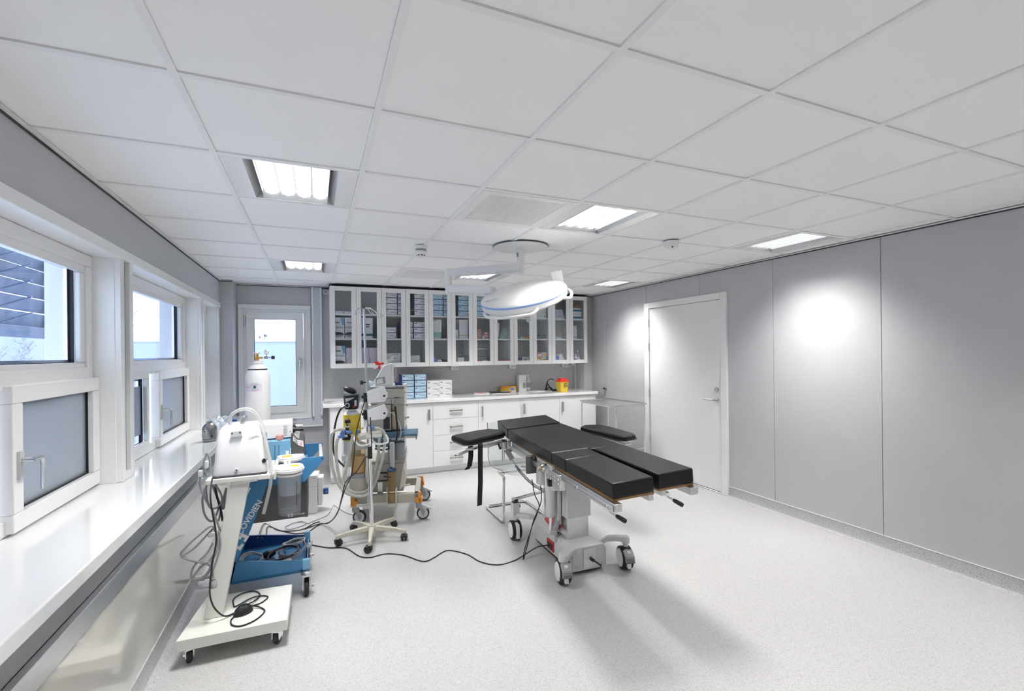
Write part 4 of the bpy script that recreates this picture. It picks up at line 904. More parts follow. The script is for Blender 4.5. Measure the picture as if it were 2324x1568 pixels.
for dx, dy, dz in ((-.075, -.01, -.045), (.05, -.03, -.045), (.095, .03, -.03), (.13, -.005, -.06)):
    q = top+Vector((dx, dy, dz)); g.tube([top, top.lerp(q, .5)+Vector((0, 0, .018)), q, q+Vector((.012, 0, -.012)), q+Vector((.02, 0, .006))], .0028, n=6)
g.out('bottle_hook', iv)
g = G().m('galv')
for c, r in (((.085, 0, -.03), .022), ((.125, -.01, -.062), .02)):
    cc = top+Vector(c); g.tube([(cc.x+r*math.cos(a), cc.y+.2*r*math.sin(a), cc.z+r*math.sin(a)) for a in [2*PI*i/12 for i in range(12)]], .002, n=6, closed=True, smooth=2)
g.out('wire_ring', iv)
def pump(dz):
    poly = [(-.04, 1.207), (-.025, 1.214), (.03, 1.232), (.092, 1.252), (.098, 1.245), (.105, 1.215), (.112, 1.20), (.112, 1.165), (.098, 1.137), (.085, 1.13), (-.036, 1.127)]
    p = G().m('abs').prism([(a+.0, b+dz) for a, b in poly], -.15, -.02, 'y').out('infusion_pump', iv, bev=.006)
    G().m('lgrey').prism([(-.02, 1.211+dz), (.09, 1.247+dz), (.098, 1.21+dz), (.094, 1.21+dz), (.084, 1.236+dz)], -.14, -.03, 'y').m('abs').lathe([(.018, 0), (.022, .004), (.022, .012)], (.085, -.151, 1.176+dz), 18, (0, -1, 0)).m('dgrey').lathe([(.010, 0), (.010, .002)], (.087, -.163, 1.18+dz), 14, (0, -1, 0)).m('abs').box(.106, .122, -.12, -.05, 1.165+dz, 1.205+dz).out('pump_knob', p, bev=.002)
    G().m('blk').box(-.062, -.036, -.10, -.02, 1.13+dz, 1.205+dz).cyl((-.075, -.05, 1.17+dz), (-.055, -.05, 1.17+dz), .012, n=10).out('pump_clamp', p, bev=.004)
pump(0); pump(-.138)
G().m('alu').box(-.052, -.04, -.06, -.04, .93, 1.21).m('abs').box(-.06, -.036, -.075, -.03, .93, .985).box(-.085, -.05, -.06, -.02, 1.075, 1.115).out('pump_rail', iv, bev=.003)
G().m('cream2').prism([(-.10, .853), (-.09, .868), (.075, .882), (.078, .868), (.072, .845), (-.10, .835)], -.11, .02, 'y').m('cartw').box(-.05, .07, -.111, -.109, .85, .872).out('rail_block', iv, bev=.004)
for s in (-1, 1):
    x0, x1 = (-.135, -.02) if s < 0 else (-.005, .115)
    for zz in (.845, ):
        G().m('cartw').tube([(x0+.02, .02, zz), (x0+.005, -.03, zz), (x0, -.10, zz-.008), (x0+.02, -.155, zz-.035), (x0+.05, -.165, zz-.045), (x1-.02, -.165, zz-.04), (x1, -.155, zz-.03), (x1, -.08, zz), (x1, .0, zz)], .0075, n=8, smooth=4).out('wire_basket', iv)
# black leads from the pumps down to the floor
g = G().m('blk')
iw = lambda pts: [(a-.42, b-3.965, c) for a, b, c in pts]
g.tube(iw([(.373, 3.83, 1.18), (.353, 3.80, 1.13), (.305, 3.80, .962), (.286, 3.80, .843), (.273, 3.80, .708), (.253, 3.80, .574), (.216, 3.82, .493), (.19, 3.9, .38), (.16, 4.1, .2), (.10, 4.35, .05), (.03, 4.5, .006), (-.05, 4.45, .005)]), .0042, n=6)
g.tube(iw([(.40, 3.82, 1.02), (.40, 3.78, .93), (.405, 3.78, .838), (.40, 3.78, .74), (.353, 3.78, .704), (.293, 3.79, .608), (.216, 3.81, .532), (.19, 3.9, .40), (.165, 4.1, .22), (.11, 4.38, .05), (.0, 4.48, .006), (-.09, 4.42, .005)]), .0042, n=6)
g.m('blk').box(-.045, -.012, -.20, -.17, .70, .79)
g.out('power_lead', iv)

# ------------------------------------------------------------------ anaesthesia machine
an = thing('anaesthesia_machine', 'beige anaesthesia machine on castors with orange bumpers, hoses and canisters', 'anaesthesia machine', (.675, 4.6, 0), R(-14))
g = G().m('cream2').box(-.33, .27, -.30, -.24, .165, .245).box(.225, .27, -.30, .28, .165, .245).box(-.33, -.285, -.30, .28, .165, .245).box(-.33, .27, .24, .28, .165, .245)
g.out('base_frame', an, bev=.008)
G().m('cream2').box(-.29, .13, -.22, .22, .245, .50).box(-.29, .14, -.20, .22, .50, .53).box(-.16, .06, -.2205, -.2, .26, .34).out('lower_body', an, bev=.008)
for x, y, vis in ((-.295, -.285, 1), (.265, -.285, 1), (.265, .265, 1), (-.295, .265, 0)):
    s = 1 if x > 0 else -1
    c = G().m('mgrey').lathe([(.02, .10), (.024, .115), (.024, .155), (.018, .16)], (x, y, 0), 16).prism([(x-.012, .155), (x+.022, .155), (x+.06, .07), (x+.045, .045), (x+.02, .075)], y-.028, y+.028, 'y').out('caster', an, bev=.004)
    G().m('rub').lathe([(.044, -.018), (.056, -.016), (.0575, 0), (.056, .016), (.044, .018)], (x+.04, y, .0583), 28, (0, 1, 0)).m('lgrey').lathe([(.036, -.0185), (.044, -.0185), (.044, .0185), (.036, .0185)], (x+.04, y, .0583), 24, (0, 1, 0)).m('dgrey').lathe([(.036, -.018), (.036, .018)], (x+.04, y, .0583), 24, (0, 1, 0)).m('mgrey').lathe([(.012, -.03), (.012, .03)], (x+.04, y, .0583), 14, (0, 1, 0)).out('wheel', c)
    if s > 0: G().m('lgrey').prism([(x+.01, .135), (x+.03, .14), (x+.115, .10), (x+.12, .09), (x+.04, .10)], y-.02, y+.02, 'y').out('brake_lever', c, bev=.003)
    G().m('orange').lathe([(.03, .155), (.036, .158), (.036, .205), (.03, .208)], (x, y, 0), 20).box(x+s*.012-.016, x+s*.012+.016, y-.036, y-.012, .165, .26).box(x+s*.012-.016, x+s*.012+.024, y-.036, y+.03, .165, .208).out('bumper', an, bev=.006)
# tower
G().m('cream2').box(-.165, .135, -.13, .24, .80, 1.195).box(-.165, .02, -.165, -.12, .80, 1.04).box(-.17, .138, -.165, -.1, 1.045, 1.19).out('tower', an, bev=.006)
g = G().m('mgrey').box(-.172, .14, -.168, .245, 1.195, 1.21).m('cartw').box(-.17, .138, -.165, .24, 1.21, 1.214); g.out('top_shelf', an, bev=.002)
G().m('gap').box(-.165, .136, -.1665, -.16, 1.098, 1.101).box(.018, .022, -.166, -.12, .8, 1.09).box(.05, .10, -.1668, -.16, 1.106, 1.110).out('panel_joint', an)
G().m('gap').box(-.05, .005, -.1675, -.16, .815, .925).m('mgrey').box(-.058, .013, -.167, -.16, .805, .935).m('dgrey').box(-.046, .001, -.169, -.16, .86, .866).out('flow_window', an)
g = G().m('lgrey').lathe([(.022, 0), (.022, .02), (.018, .024)], (.055, -.17, 1.07), 20, (0, -1, 0)).m('mgrey').lathe([(.017, .0245), (.017, .026)], (.055, -.17, 1.07), 18, (0, -1, 0)).m('steel').cyl((.055, -.18, 1.05), (.056, -.18, 1.02), .007); g.out('pressure_gauge', an)
G().m('blk').tube([(.056, -.18, 1.025), (.066, -.20, .95), (.075, -.23, .88), (.080, -.24, .79), (.062, -.25, .70), (.028, -.25, .662), (-.045, -.25, .638), (-.12, -.25, .655)], .0085, n=8).box(.0, .05, -.265, -.235, .655, .675).out('black_hose', an)
G().m('hose').tube([(-.02, -.16, .98), (.05, -.20, .95), (.10, -.22, .86), (.11, -.23, .78), (.09, -.24, .72)], .004, n=6).out('gas_line', an)
g = G().m('brass').cyl((.03, -.13, .98), (.06, -.14, .985), .008).m('tan').box(.024, .062, -.135, -.13, .83, 1.03).m('steel').cyl((.1, -.13, 1.03), (.16, -.14, 1.03), .004).m('blk').sph((.16, -.14, 1.03), .006).m('lgrey').prism([(.13, .88), (.165, .905), (.165, .915), (.13, .93)], -.13, -.10, 'y').m('blk').sph((.17, -.12, .912), .008).m('brass').sph((.142, -.1, 1.15), .012); g.out('regulator', an)
# desk and drawers
G().m('sblue').box(-.18, .137, -.20, .22, .70, .79).box(-.12, -.0, -.235, -.19, .66, .745).out('work_desk', an, bev=.006)
G().m('lgrey').box(-.05, .02, -.237, -.235, .735, .742).box(.02, .136, -.202, -.199, .715, .735).out('desk_trim', an)
G().m('sblue').box(.137, .25, -.205, .10, .752, .768).m('steel').box(.137, .245, -.205, -.19, .728, .75).box(.137, .245, .08, .10, .728, .75).m('sblue').box(.243, .252, -.21, .10, .715, .768).m('blk').cyl((.248, -.212, .757), (.248, -.208, .757), .004).out('side_flap', an, bev=.002)
G().m('lgrey').box(-.02, .13, -.14, .2, .50, .70).m('mgrey').lathe([(.05, 0), (.052, .12), (.055, .17)], (.085, -.14, .52), 20).m('sblue').box(.03, .134, -.1, .2, .48, .58).out('vaporiser', an, bev=.004)
# absorber, bellows
ab_ = G().m('amberjar').lathe([(.068, .44), (.07, .45), (.07, .655), (.066, .66)], (-.26, -.245, 0), 28).out('absorber_canister', an)
G().m('tan').lathe([(.064, .455), (.064, .60)], (-.26, -.245, 0), 24).out('soda_lime', ab_)
G().m('mgrey').lathe([(.074, .405), (.074, .44), (.07, .444)], (-.26, -.245, 0), 28).m('cream2').lathe([(.08, .24), (.085, .26), (.085, .40), (.074, .405)], (-.26, -.245, 0), 28).out('absorber_base', an)
G().m('cream2').lathe([(.075, .66), (.075, .70), (.03, .72)], (-.26, -.245, 0), 28).out('absorber_lid', an)
G().m('jar').lathe([(.034, .28), (.034, .75), (.03, .76)], (-.375, -.23, 0), 20).m('cartw').lathe([(.036, .56), (.038, .57), (.038, .60), (.036, .605)], (-.375, -.23, 0), 20).out('ventilator_tube', an)
g = G().m('blk').lathe([(.02, .76), (.024, .78), (.024, .84), (.016, .86)], (-.355, -.25, 0), 16).lathe([(.028, .895), (.03, .905), (.03, .92), (.02, .93)], (-.352, -.25, 0), 20).lathe([(.016, .86), (.016, .9)], (-.352, -.25, 0), 14).box(-.40, -.30, -.27, -.23, .745, .785).cyl((-.345, -.25, .72), (-.345, -.25, .755), .008); g.m('lgrey').lathe([(.0245, .856), (.0245, .872)], (-.354, -.25, 0), 16); g.out('valve_block', an, bev=.004)
g = G().m('tape').cyl((-.40, -.30, .80), (-.375, -.30, .845), .017, n=12).cyl((-.43, -.30, .782), (-.375, -.30, .785), .016, n=12).cyl((-.36, -.29, .815), (-.315, -.28, .82), .016, n=12).cyl((-.16, -.29, .865), (-.115, -.29, .845), .016, n=12).cyl((-.27, -.29, .80), (-.25, -.28, .85), .014, n=12).m('lgrey').cyl((-.375, -.30, .786), (-.35, -.29, .785), .011, n=10).m('yellow').prism([(-.27, .83), (-.21, .845), (-.21, .855), (-.27, .845)], -.3, -.27, 'y'); g.out('blue_connector', an)
hg = lambda pts, r=.0135: G().m('hose').tube(pts, r, n=10, smooth=8, ribs=.0075).out('corrugated_hose', an)
hg([(-.375, -.30, .845), (-.41, -.35, .855), (-.455, -.36, .838), (-.472, -.36, .80), (-.478, -.36, .70), (-.474, -.36, .607), (-.455, -.36, .48), (-.425, -.36, .392), (-.375, -.36, .315), (-.30, -.36, .272), (-.23, -.36, .262), (-.17, -.36, .28), (-.112, -.36, .364), (-.07, -.36, .48), (-.04, -.34, .60), (-.025, -.31, .72), (-.03, -.30, .80), (-.07, -.29, .835), (-.12, -.29, .85)])
hg([(-.42, -.30, .782), (-.435, -.32, .74), (-.44, -.33, .64), (-.432, -.33, .518), (-.41, -.33, .42), (-.37, -.33, .345), (-.30, -.33, .292), (-.22, -.33, .285), (-.16, -.33, .32), (-.12, -.33, .42), (-.095, -.33, .53), (-.08, -.31, .65), (-.075, -.29, .77), (-.09, -.28, .83)])
hg([(-.19, -.29, .66), (-.18, -.30, .55), (-.185, -.31, .43), (-.165, -.31, .36), (-.14, -.31, .40), (-.13, -.30, .52)], .014)
hg([(-.30, -.30, .80), (-.32, -.33, .68), (-.345, -.33, .56), (-.37, -.33, .46), (-.36, -.33, .40)], .015)
# suction canister
G().m('amberjar').lathe([(.018, .17), (.033, .18), (.036, .195), (.037, .455), (.034, .46)], (.03, -.295, 0), 24).out('suction_canister', an)
G().m('ink').box(.012, .036, -.3335, -.331, .39, .396)
g = G().m('ink')
for k in range(11): g.cb((.012, -.334, .20+.019*k), (.014 if k % 2 else .008, .004, .0022))
g.cb((.014, -.334, .41), (.026, .004, .008)); g.out('scale_print', an)
G().m('dblue').lathe([(.034, .455), (.043, .46), (.043, .468), (.03, .475), (.024, .482)], (.03, -.295, 0), 24).cyl((.03, -.295, .48), (.03, -.295, .492), .008).out('canister_lid', an)
g = G().m('cartw').box(-.012, -.004, -.34, -.25, .145, .30).box(.064, .074, -.34, -.25, .145, .30).box(-.012, .074, -.34, -.25, .145, .17); g.out('canister_holder', an, bev=.003)
G().m('lgrey').lathe([(.022, .48), (.022, .70), (.018, .71)], (.035, -.275, 0), 18).out('vacuum_pipe', an)
g = G().m('alu').box(-.105, -.055, -.235, -.225, .185, .345).m('brass').cyl((-.08, -.245, .175), (-.08, -.245, .215), .008).m('chrome').cyl((-.10, -.245, .18), (-.06, -.245, .18), .006); g.out('cylinder_bracket', an, bev=.003)
g = G().m('blk').box(-.11, -.005, -.232, -.22, .418, .43).box(-.11, -.005, -.232, -.22, .35, .358).box(-.016, -.006, -.232, -.22, .35, .43).box(-.05, -.006, -.231, -.22, .385, .392); g.out('black_frame', an)
G().m('cartw').box(-.33, .0, -.315, -.30, .15, .18).box(-.19, -.165, -.312, -.295, .16, .24).box(-.215, -.12, -.33, -.29, .135, .165).out('lower_bracket', an, bev=.004)
G().m('green').box(-.235, -.205, -.24, -.225, .34, .40).out('green_hook', an, bev=.004)
G().m('cartw').prism([(.09, .26), (.135, .30), (.155, .40), (.13, .50), (.11, .40)], -.24, -.20, 'y').cyl((.13, -.24, .30), (.19, -.26, .315), .009).out('foot_lever', an, bev=.006)
# oxygen cylinder with its valve guard
ox = G().m('abs').lathe([(.072, .50), (.076, .51), (.076, .935), (.07, .965), (.05, .992), (.035, 1.0), (.035, 1.02)], (-.327, -.19, 0), 28).out('oxygen_cylinder', an)
G().m('yellow').lathe([(.0768, .73), (.0768, .965), (.0765, .966)], (-.327, -.19, 0), 28).out('yellow_label', ox)
g = G().m('tan'); 
for q in ((-.35, -.31, .86, .87), (-.36, -.30, .885, .893)): g.box(q[0], q[1], -.2685, -.26, q[2], q[3])
g.out('label_print', ox)
g = G().m('blk').loft([[(-.327+x*r, -.19+y*r, z) for x, y in ((-1, -.7), (-.7, -1), (.7, -1), (1, -.7), (1, .7), (.7, 1), (-.7, 1), (-1, .7))] for z, r in ((1.015, .052), (1.03, .058), (1.13, .066), (1.145, .064))]).m('lgrey').prism([(-.37, 1.08), (-.30, 1.115), (-.29, 1.12), (-.30, 1.125), (-.375, 1.118)], -.256, -.248, 'y').box(-.295, -.275, -.256, -.248, 1.045, 1.10).m('red').box(-.31, -.285, -.257, -.249, 1.035, 1.05)
g.m('lgrey').lathe([(.022, 0), (.022, .018)], (-.355, -.25, 1.055), 18, (0, -1, 0)).m('blk').lathe([(.014, .018), (.014, .03)], (-.355, -.25, 1.055), 18, (0, -1, 0)).out('valve_guard', ox, bev=.004)
HM2 = Matrix.Translation((-.335, -.20, 1.178)) @ Matrix.Rotation(R(22), 4, 'Y')
G(HM2).m('blk').sph((-.01, 0, .005), .03, sc=(2.1, 1.2, .95)).m('lgrey').box(-.05, .07, -.03, .03, -.036, -.028).out('guard_handle', ox)
G().m('blk').tube([(-.375, -.25, 1.05), (-.41, -.28, 1.02), (-.44, -.30, .94), (-.462, -.30, .82), (-.47, -.30, .68), (-.45, -.28, .59), (-.385, -.25, .50)], .0085, n=8).out('oxygen_hose', ox)
# monitor on the top shelf
mo = thing('patient_monitor', 'white wedge-shaped monitor with a small grey screen on the anaesthesia machine', 'monitor', (.675, 4.6, 0), R(-14))
pf = [(-.135, 1.2145), (-.14, 1.26), (-.115, 1.30), (-.055, 1.405), (-.01, 1.42), (.012, 1.42), (.024, 1.215)]
body = G().m('abs').prism(pf, -.12, .06, 'y').out('housing', mo, bev=.008)
G().m('mgrey').prism([(-.125, 1.225), (-.122, 1.288), (-.04, 1.300), (-.035, 1.235)], -.1215, -.118, 'y').m('paper').prism([(-.115, 1.232), (-.112, 1.275), (-.062, 1.286), (-.056, 1.24)], -.1225, -.12, 'y').out('screen', body)
G().m('cartw').box(.014, .026, -.10, .04, 1.216, 1.415).out('side_plate', body, bev=.003)
g = G().m('abs').prism([(-.16, 1.39), (-.10, 1.43), (-.02, 1.44), (-.03, 1.418), (-.09, 1.39), (-.145, 1.37)], -.06, .03, 'y').m('bred').prism([(-.145, 1.435), (-.12, 1.445), (-.09, 1.425), (-.06, 1.435), (-.05, 1.42), (-.10, 1.405), (-.125, 1.41)], -.065, .03, 'y').prism([(-.115, 1.378), (-.10, 1.405), (-.085, 1.40), (-.09, 1.37)], -.065, -.058, 'y')
for k in range(5): g.m('tan' if k % 2 else 'paper').tube([(-.06, -.02+.01*k, 1.42), (-.03+.012*k, -.02, 1.45), (.005+.006*k, -.02, 1.465+.006*k)], .003, n=5)
o = g.out('glove_and_swabs', None, bev=.003); o.location = (.675, 4.6, 0); o.rotation_euler.z = R(-14)
tag(o, 'white and red wrapper with thin sticks lying on top of the wedge-shaped monitor', 'wrapper')
o = G().m('hose').tube([(.0, -.05, 1.41), (.04, -.07, 1.405), (.06, -.08, 1.36), (.055, -.09, 1.29), (.035, -.10, 1.25)], .0022, n=6).out('sensor_lead', mo)
g = G().m('dblue')
for k in range(4): g.tube([(.085+.035*math.cos(a), -.08+.03*math.sin(a), 1.2195+.006*k+.002*math.sin(3*a)) for a in [2*PI*i/10+k for i in range(10)]], .0036, n=6, closed=True, smooth=3)
g.m('abs').cyl((.11, -.09, 1.225), (.135, -.10, 1.222), .006)
o = g.out('blue_cable_coil'); o.location = (.675, 4.6, 0); o.rotation_euler.z = R(-14)
tag(o, 'coiled dark blue cable beside the wedge-shaped monitor on the machine top', 'cable')
g = G().m('plasticbag').sph((-.15, -.12, 1.235), .03, sc=(1.3, .6, .8)).sph((-.17, -.13, 1.25), .018)
o = g.out('clear_tubing'); o.location = (.675, 4.6, 0); o.rotation_euler.z = R(-14); tag(o, 'small crumpled clear tubing bundle left of the monitor on the machine top', 'tubing')
# ------------------------------------------------------------------ big white gas cylinder by the back window
gc = thing('gas_cylinder', 'tall white gas cylinder standing in front of the back window', 'gas cylinder', (-.575, 5.8, 0))
G().m('abs').lathe([(.118, .001), (.1235, .012), (.1235, 1.265), (.119, 1.30), (.106, 1.335), (.096, 1.352)], n=40).lathe([(.096, 1.366), (.08, 1.388), (.062, 1.405), (.053, 1.412), (.055, 1.418), (.055, 1.432), (.047, 1.436), (.047, 1.452), (.042, 1.456)], n=40).out('cylinder_body', gc)
G().m('gun').lathe([(.0962, 1.352), (.0962, 1.366)], n=40).out('black_band', gc)
g = G().m('lila'); lab = []
for k in range(15):
    a = R(-150+6*k); lab.append((.1240*math.cos(a), .1240*math.sin(a)))
g._add([(x, y, z) for z in (1.125, 1.205) for x, y in lab], [(i, i+1, 16+i, 15+i) for i in range(14)])
g.m('greyink')
for z in (1.212, 1.198, 1.188, 1.150, 1.14, 1.132, 1.176, 1.166):
    a0, a1 = (-150, -118) if z in (1.176, 1.166) else (-118 if z > 1.18 else -112, -82)
    p = [(.1245*math.cos(R(a0+(a1-a0)*k/6)), .1245*math.sin(R(a0+(a1-a0)*k/6))) for k in range(7)]
    g._add([(x, y, zz) for zz in (z, z+.003) for x, y in p], [(i, i+1, 8+i, 7+i) for i in range(6)])
g.out('paper_label', gc)
a = R(-98); q = Vector((math.cos(a), math.sin(a), 0)); s = Vector((-q.y, q.x, 0)); c0 = q*.1248
G().m('green')._add([tuple(c0+s*x+Vector((0, 0, 1.172+z))) for x, z in ((-.02, 0), (0, -.018), (.02, 0), (0, .018))], [(0, 1, 2, 3)]).out('green_diamond', gc)
g = G().m('brass').cyl((-.006, 0, 1.455), (-.006, 0, 1.53), .018, n=14).cyl((-.006, 0, 1.483), (.05, -.01, 1.485), .013, n=12).lathe([(.022, 1.47), (.022, 1.495)], (-.006, 0, 0), 6).m('red').lathe([(.024, 1.457), (.02, 1.464)], (-.006, 0, 0), 14)
g.m('chrome').cyl((.05, -.01, 1.485), (.13, -.02, 1.487), .009, n=12).lathe([(.02, 0), (.02, .03)], (.085, -.015, 1.472), 6).lathe([(.024, 0), (.026, .006), (.026, .018), (.023, .02)], (.09, -.028, 1.545), 22, (0, -1, 0)).cyl((.09, -.018, 1.49), (.09, -.02, 1.53), .006)
for k in range(6): g.sph((-.006+.03*math.cos(k*PI/3), .03*math.sin(k*PI/3), 1.537), .008)
g.lathe([(.026, 1.53), (.028, 1.538), (.026, 1.543)], (-.006, 0, 0), 16)
g.out('valve', gc)
g = G().m('abs').lathe([(.019, 0), (.019, .002)], (.09, -.047, 1.545), 20, (0, -1, 0)).m('blk').box(.089, .091, -.0505, -.049, 1.545, 1.56); g.out('gauge_dial', gc)
G().m('blk').lathe([(.012, 0), (.02, .006), (.02, .03), (.014, .036)], (.135, -.02, 1.487), 16, (1, 0, 0)).out('regulator_knob', gc)
# white fill box right of it, behind the trolley
wb = thing('waste_bin', 'white plastic container with a blue stripe standing behind the blue trolley', 'container', (-.03, 4.93, 0), R(-6))
G().m('abs').prism([(-.12, .002), (.05, .002), (.055, .36), (-.12, .36)], -.10, .10, 'y').m('lgrey').box(-.121, .0545, -.101, -.099, .255, .262).m('blk').box(.02, .035, -.101, -.1, .335, .338).out('bin_body', wb, bev=.008)
G().m('abs').prism([(.055, .06), (.09, .06), (.10, .33), (.055, .335)], -.06, .07, 'y').out('side_compartment', wb, bev=.008)
G().m('rimblue').box(-.1205, -.085, -.1035, -.1005, .04, .25).out('blue_stripe', wb, bev=.001)
G().m('dblue').box(.10, .145, -.03, .02, .155, .205).m('tape').lathe([(.012, 0), (.014, .001), (.008, .0015)], (.13, -.03, .18), 14, (0, -1, 0)).out('blue_tag', wb, bev=.003)

# ------------------------------------------------------------------ blue generator trolley
bt = thing('generator_trolley', 'blue equipment trolley with slanted side panels, dark grey drawer and wire tray', 'trolley', (-.28, 3.44, 0))
L = lambda x, y: (x+.28, y-3.44)
def panel(y0, y1, name, full=True):
    X = .28
    poly = [(-.463+X, .165), (-.436+X, .289), (-.384+X, .406), (-.324+X, .569), (-.268+X, .735), (-.268+X, .755), (-.33+X, .755), (-.37+X, .687), (-.43+X, .56), (-.50+X, .36), (-.53+X, .20), (-.53+X, .135)]
    return G().m('blue').prism(poly, y0-3.44, y1-3.44, 'y').out(name, bt, bev=.003)
pn = panel(3.195, 3.225, 'side_panel'); panel(3.675, 3.705, 'side_panel')
dirv = Vector((-.327+.411, 0, .596-.463)).normalized()
up = Vector((-dirv.z, 0, dirv.x))
text('COVIDIEN', 'brand_print', .047, frame((-.366+.28, 3.1945-3.44, .54), dirv, up), 'abs', pn, .0006, .0010)
g = G(frame((-.414+.28, 3.1945-3.44, .402), dirv, up)).m('abs')
for sx in (-1, 1): g.prism([(sx*.008, .024), (sx*.045, .024), (sx*.045, -.024), (sx*.008, -.024), (sx*.008, -.009), (sx*.026, -.009), (sx*.026, .009), (sx*.008, .009)][::sx], 0, .0008)
g.out('emblem', pn)
X = .28
# lower tray
def trayside(y0, y1, nm): return G().m('blue').prism([(-.53+X, .125), (-.464+X, .17), (-.068+X, .175), (-.065+X, .22), (-.436+X, .285), (-.53+X, .30)], y0-3.44, y1-3.44, 'y').out(nm, bt, bev=.002)
G().m('blue').prism([(-.50+X, .168), (-.068+X, .171), (-.066+X, .222), (-.436+X, .287), (-.50+X, .295)], 3.195-3.44, 3.21-3.44, 'y').out('tray_side', bt, bev=.002)
G().m('dblue').prism([(-.50+X, .165), (-.068+X, .171), (-.046+X, .204), (-.363+X, .256), (-.50+X, .27)], 3.69-3.44, 3.705-3.44, 'y').out('tray_side', bt, bev=.002)
G().m('blue').box(-.50+X, -.066+X, 3.205-3.44, 3.695-3.44, .15, .172).m('dblue').box(-.51+X, -.495+X, 3.205-3.44, 3.695-3.44, .15, .26).out('tray_floor', bt, bev=.002)
for y in (3.20, 3.69): G().m('lblue').box(-.082+X, -.04+X, y-3.45, y-3.42, .165, .232).out('corner_post', bt, bev=.004)
G().m('lblue').box(-.056+X, -.05+X, 3.22-3.44, 3.68-3.44, .18, .19).out('front_rail', bt)
for x, y in ((-.058, 3.195), (-.058, 3.685), (-.50, 3.20), (-.50, 3.69)):
    xx, yy = L(x, y); c = G().m('galv').lathe([(.032, .142), (.034, .148), (.034, .160), (.02, .165)], (xx, yy, 0), 18).box(xx-.025, xx-.018, yy-.028, yy+.04, .052, .145).box(xx+.018, xx+.025, yy-.028, yy+.04, .052, .145).box(xx-.025, xx+.025, yy-.03, yy+.03, .132, .145).cyl((xx-.034, yy+.02, .055), (xx+.034, yy+.02, .055), .007, n=10).sph((xx+.036, yy+.02, .055), .01).out('caster', bt, bev=.002)
    G().m('rub').lathe([(.048, -.0135), (.054, -.009), (.0548, 0), (.054, .009), (.048, .0135)], (xx, yy+.02, .056), 30, (1, 0, 0)).m('galv').lathe([(.038, -.0138), (.038, .0138)], (xx, yy+.02, .056), 24, (1, 0, 0)).out('wheel', c)
# dark drawer box under the deck
dk = G().m('dgrey').prism([(-.36+X, .486), (-.052+X, .486), (-.05+X, .712), (-.275+X, .712), (-.36+X, .66)], 3.235-3.44, 3.665-3.44, 'y').m('dgrey').box(-.066+X, -.046+X, 3.233-3.44, 3.667-3.44, .484, .715).out('drawer_box', bt, bev=.004)
text('COVIDIEN', 'brand_print', .015, frame((-.093+X, 3.2345-3.44, .508), (1, 0, 0), (0, 0, 1)), 'lgrey', dk, .0004, .0002)
g = G(frame((-.148+X, 3.2345-3.44, .508), (1, 0, 0), (0, 0, 1))).m('abs')
for sx in (-1, 1): g.prism([(sx*.003, .010), (sx*.014, .010), (sx*.014, -.010), (sx*.003, -.010), (sx*.003, -.004), (sx*.009, -.004), (sx*.009, .004), (sx*.003, .004)], 0, .0008)
g.out('emblem', dk)
# deck with two wings and a grey grab bar
dkp = G().m('blue').box(-.37+X, -.06+X, 3.20-3.44, 3.70-3.44, .715, .75).out('deck', bt, bev=.004)
G().m('lblue').box(-.30+X, -.05+X, 3.26-3.44, 3.64-3.44, .75, .80).out('deck_riser', bt, bev=.004)
for y in (3.195, 3.69): G().m('blue').prism([(-.10+X, .722), (-.062+X, .722), (.046+X, .838), (.052+X, .848), (.05+X, .866), (-.075+X, .866), (-.11+X, .78)], y-3.44, y-3.425, 'y').m('gap').cyl((.04+X, y-3.4405, .853), (.04+X, y-3.4395, .853), .006, n=12).out('wing', bt, bev=.002)
G().m('lgrey').box(.022+X, .045+X, 3.21-3.44, 3.69-3.44, .838, .862).out('grab_bar', bt, bev=.006)
# generator on the deck
ge = thing('electrosurgical_generator', 'light blue electrosurgical generator with dark slanted control panel on the blue trolley', 'generator', (-.19, 3.45, .801))
G().m('lblue').box(-.19, .045, -.11, .15, 0.0, .165).out('case', ge, bev=.008)
for x in (-.052, -.03): G().m('sblue').box(x, x+.008, -.1115, -.109, .05, .135).out('vent_slot', ge)
G().m('dgrey').prism([(.045, .0), (.118, .0), (.125, .045), (.122, .158), (.085, .168), (.06, .2), (.045, .2)], -.112, .155, 'y').out('front_bezel', ge, bev=.004)
g = G().m('lgrey').prism([(.064, .196), (.068, .199), (.0925, .169), (.0885, .166)], -.1125, .15, 'y').m('abs').prism([(.060, .188), (.085, .160), (.118, .15), (.12, .11), (.088, .125), (.058, .155)], -.1135, -.112, 'y').m('gap')
for k in range(3): g.prism([(.063+.001*k, .182-.013*k), (.083+.002*k, .162-.013*k), (.083+.002*k, .157-.013*k), (.063+.001*k, .177-.013*k)], -.1142, -.1135, 'y')
g.m('pink').box(.098, .112, -.1142, -.1135, .122, .145); g.out('control_display', ge)
G().m('abs').box(-.20, -.175, -.10, -.05, .0, .16).m('blk').box(-.195, -.178, -.102, -.1, .10, .14).out('rear_panel', ge, bev=.003)
li = thing('light_source', 'white box-shaped light source with side vents on top of the blue generator', 'light source', (-.24, 3.50, .967), R(2))
G().m('abs').box(-.14, .10, -.12, .14, .006, .098).out('case', li, bev=.003)
g = G().m('mgrey')
for k in range(9): g.box(.045, .068, -.1206, -.119, .02+.0075*k, .024+.0075*k)
g.m('blk').cyl((.085, -.12, .045), (.085, -.1212, .045), .003); g.out('vent_slot', li)
g = G().m('blk').box(-.13, -.10, -.1, -.08, 0, .006).box(.06, .09, -.1, -.08, 0, .006).box(-.13, -.10, .1, .12, 0, .006).box(.06, .09, .1, .12, 0, .006); g.out('foot', li)
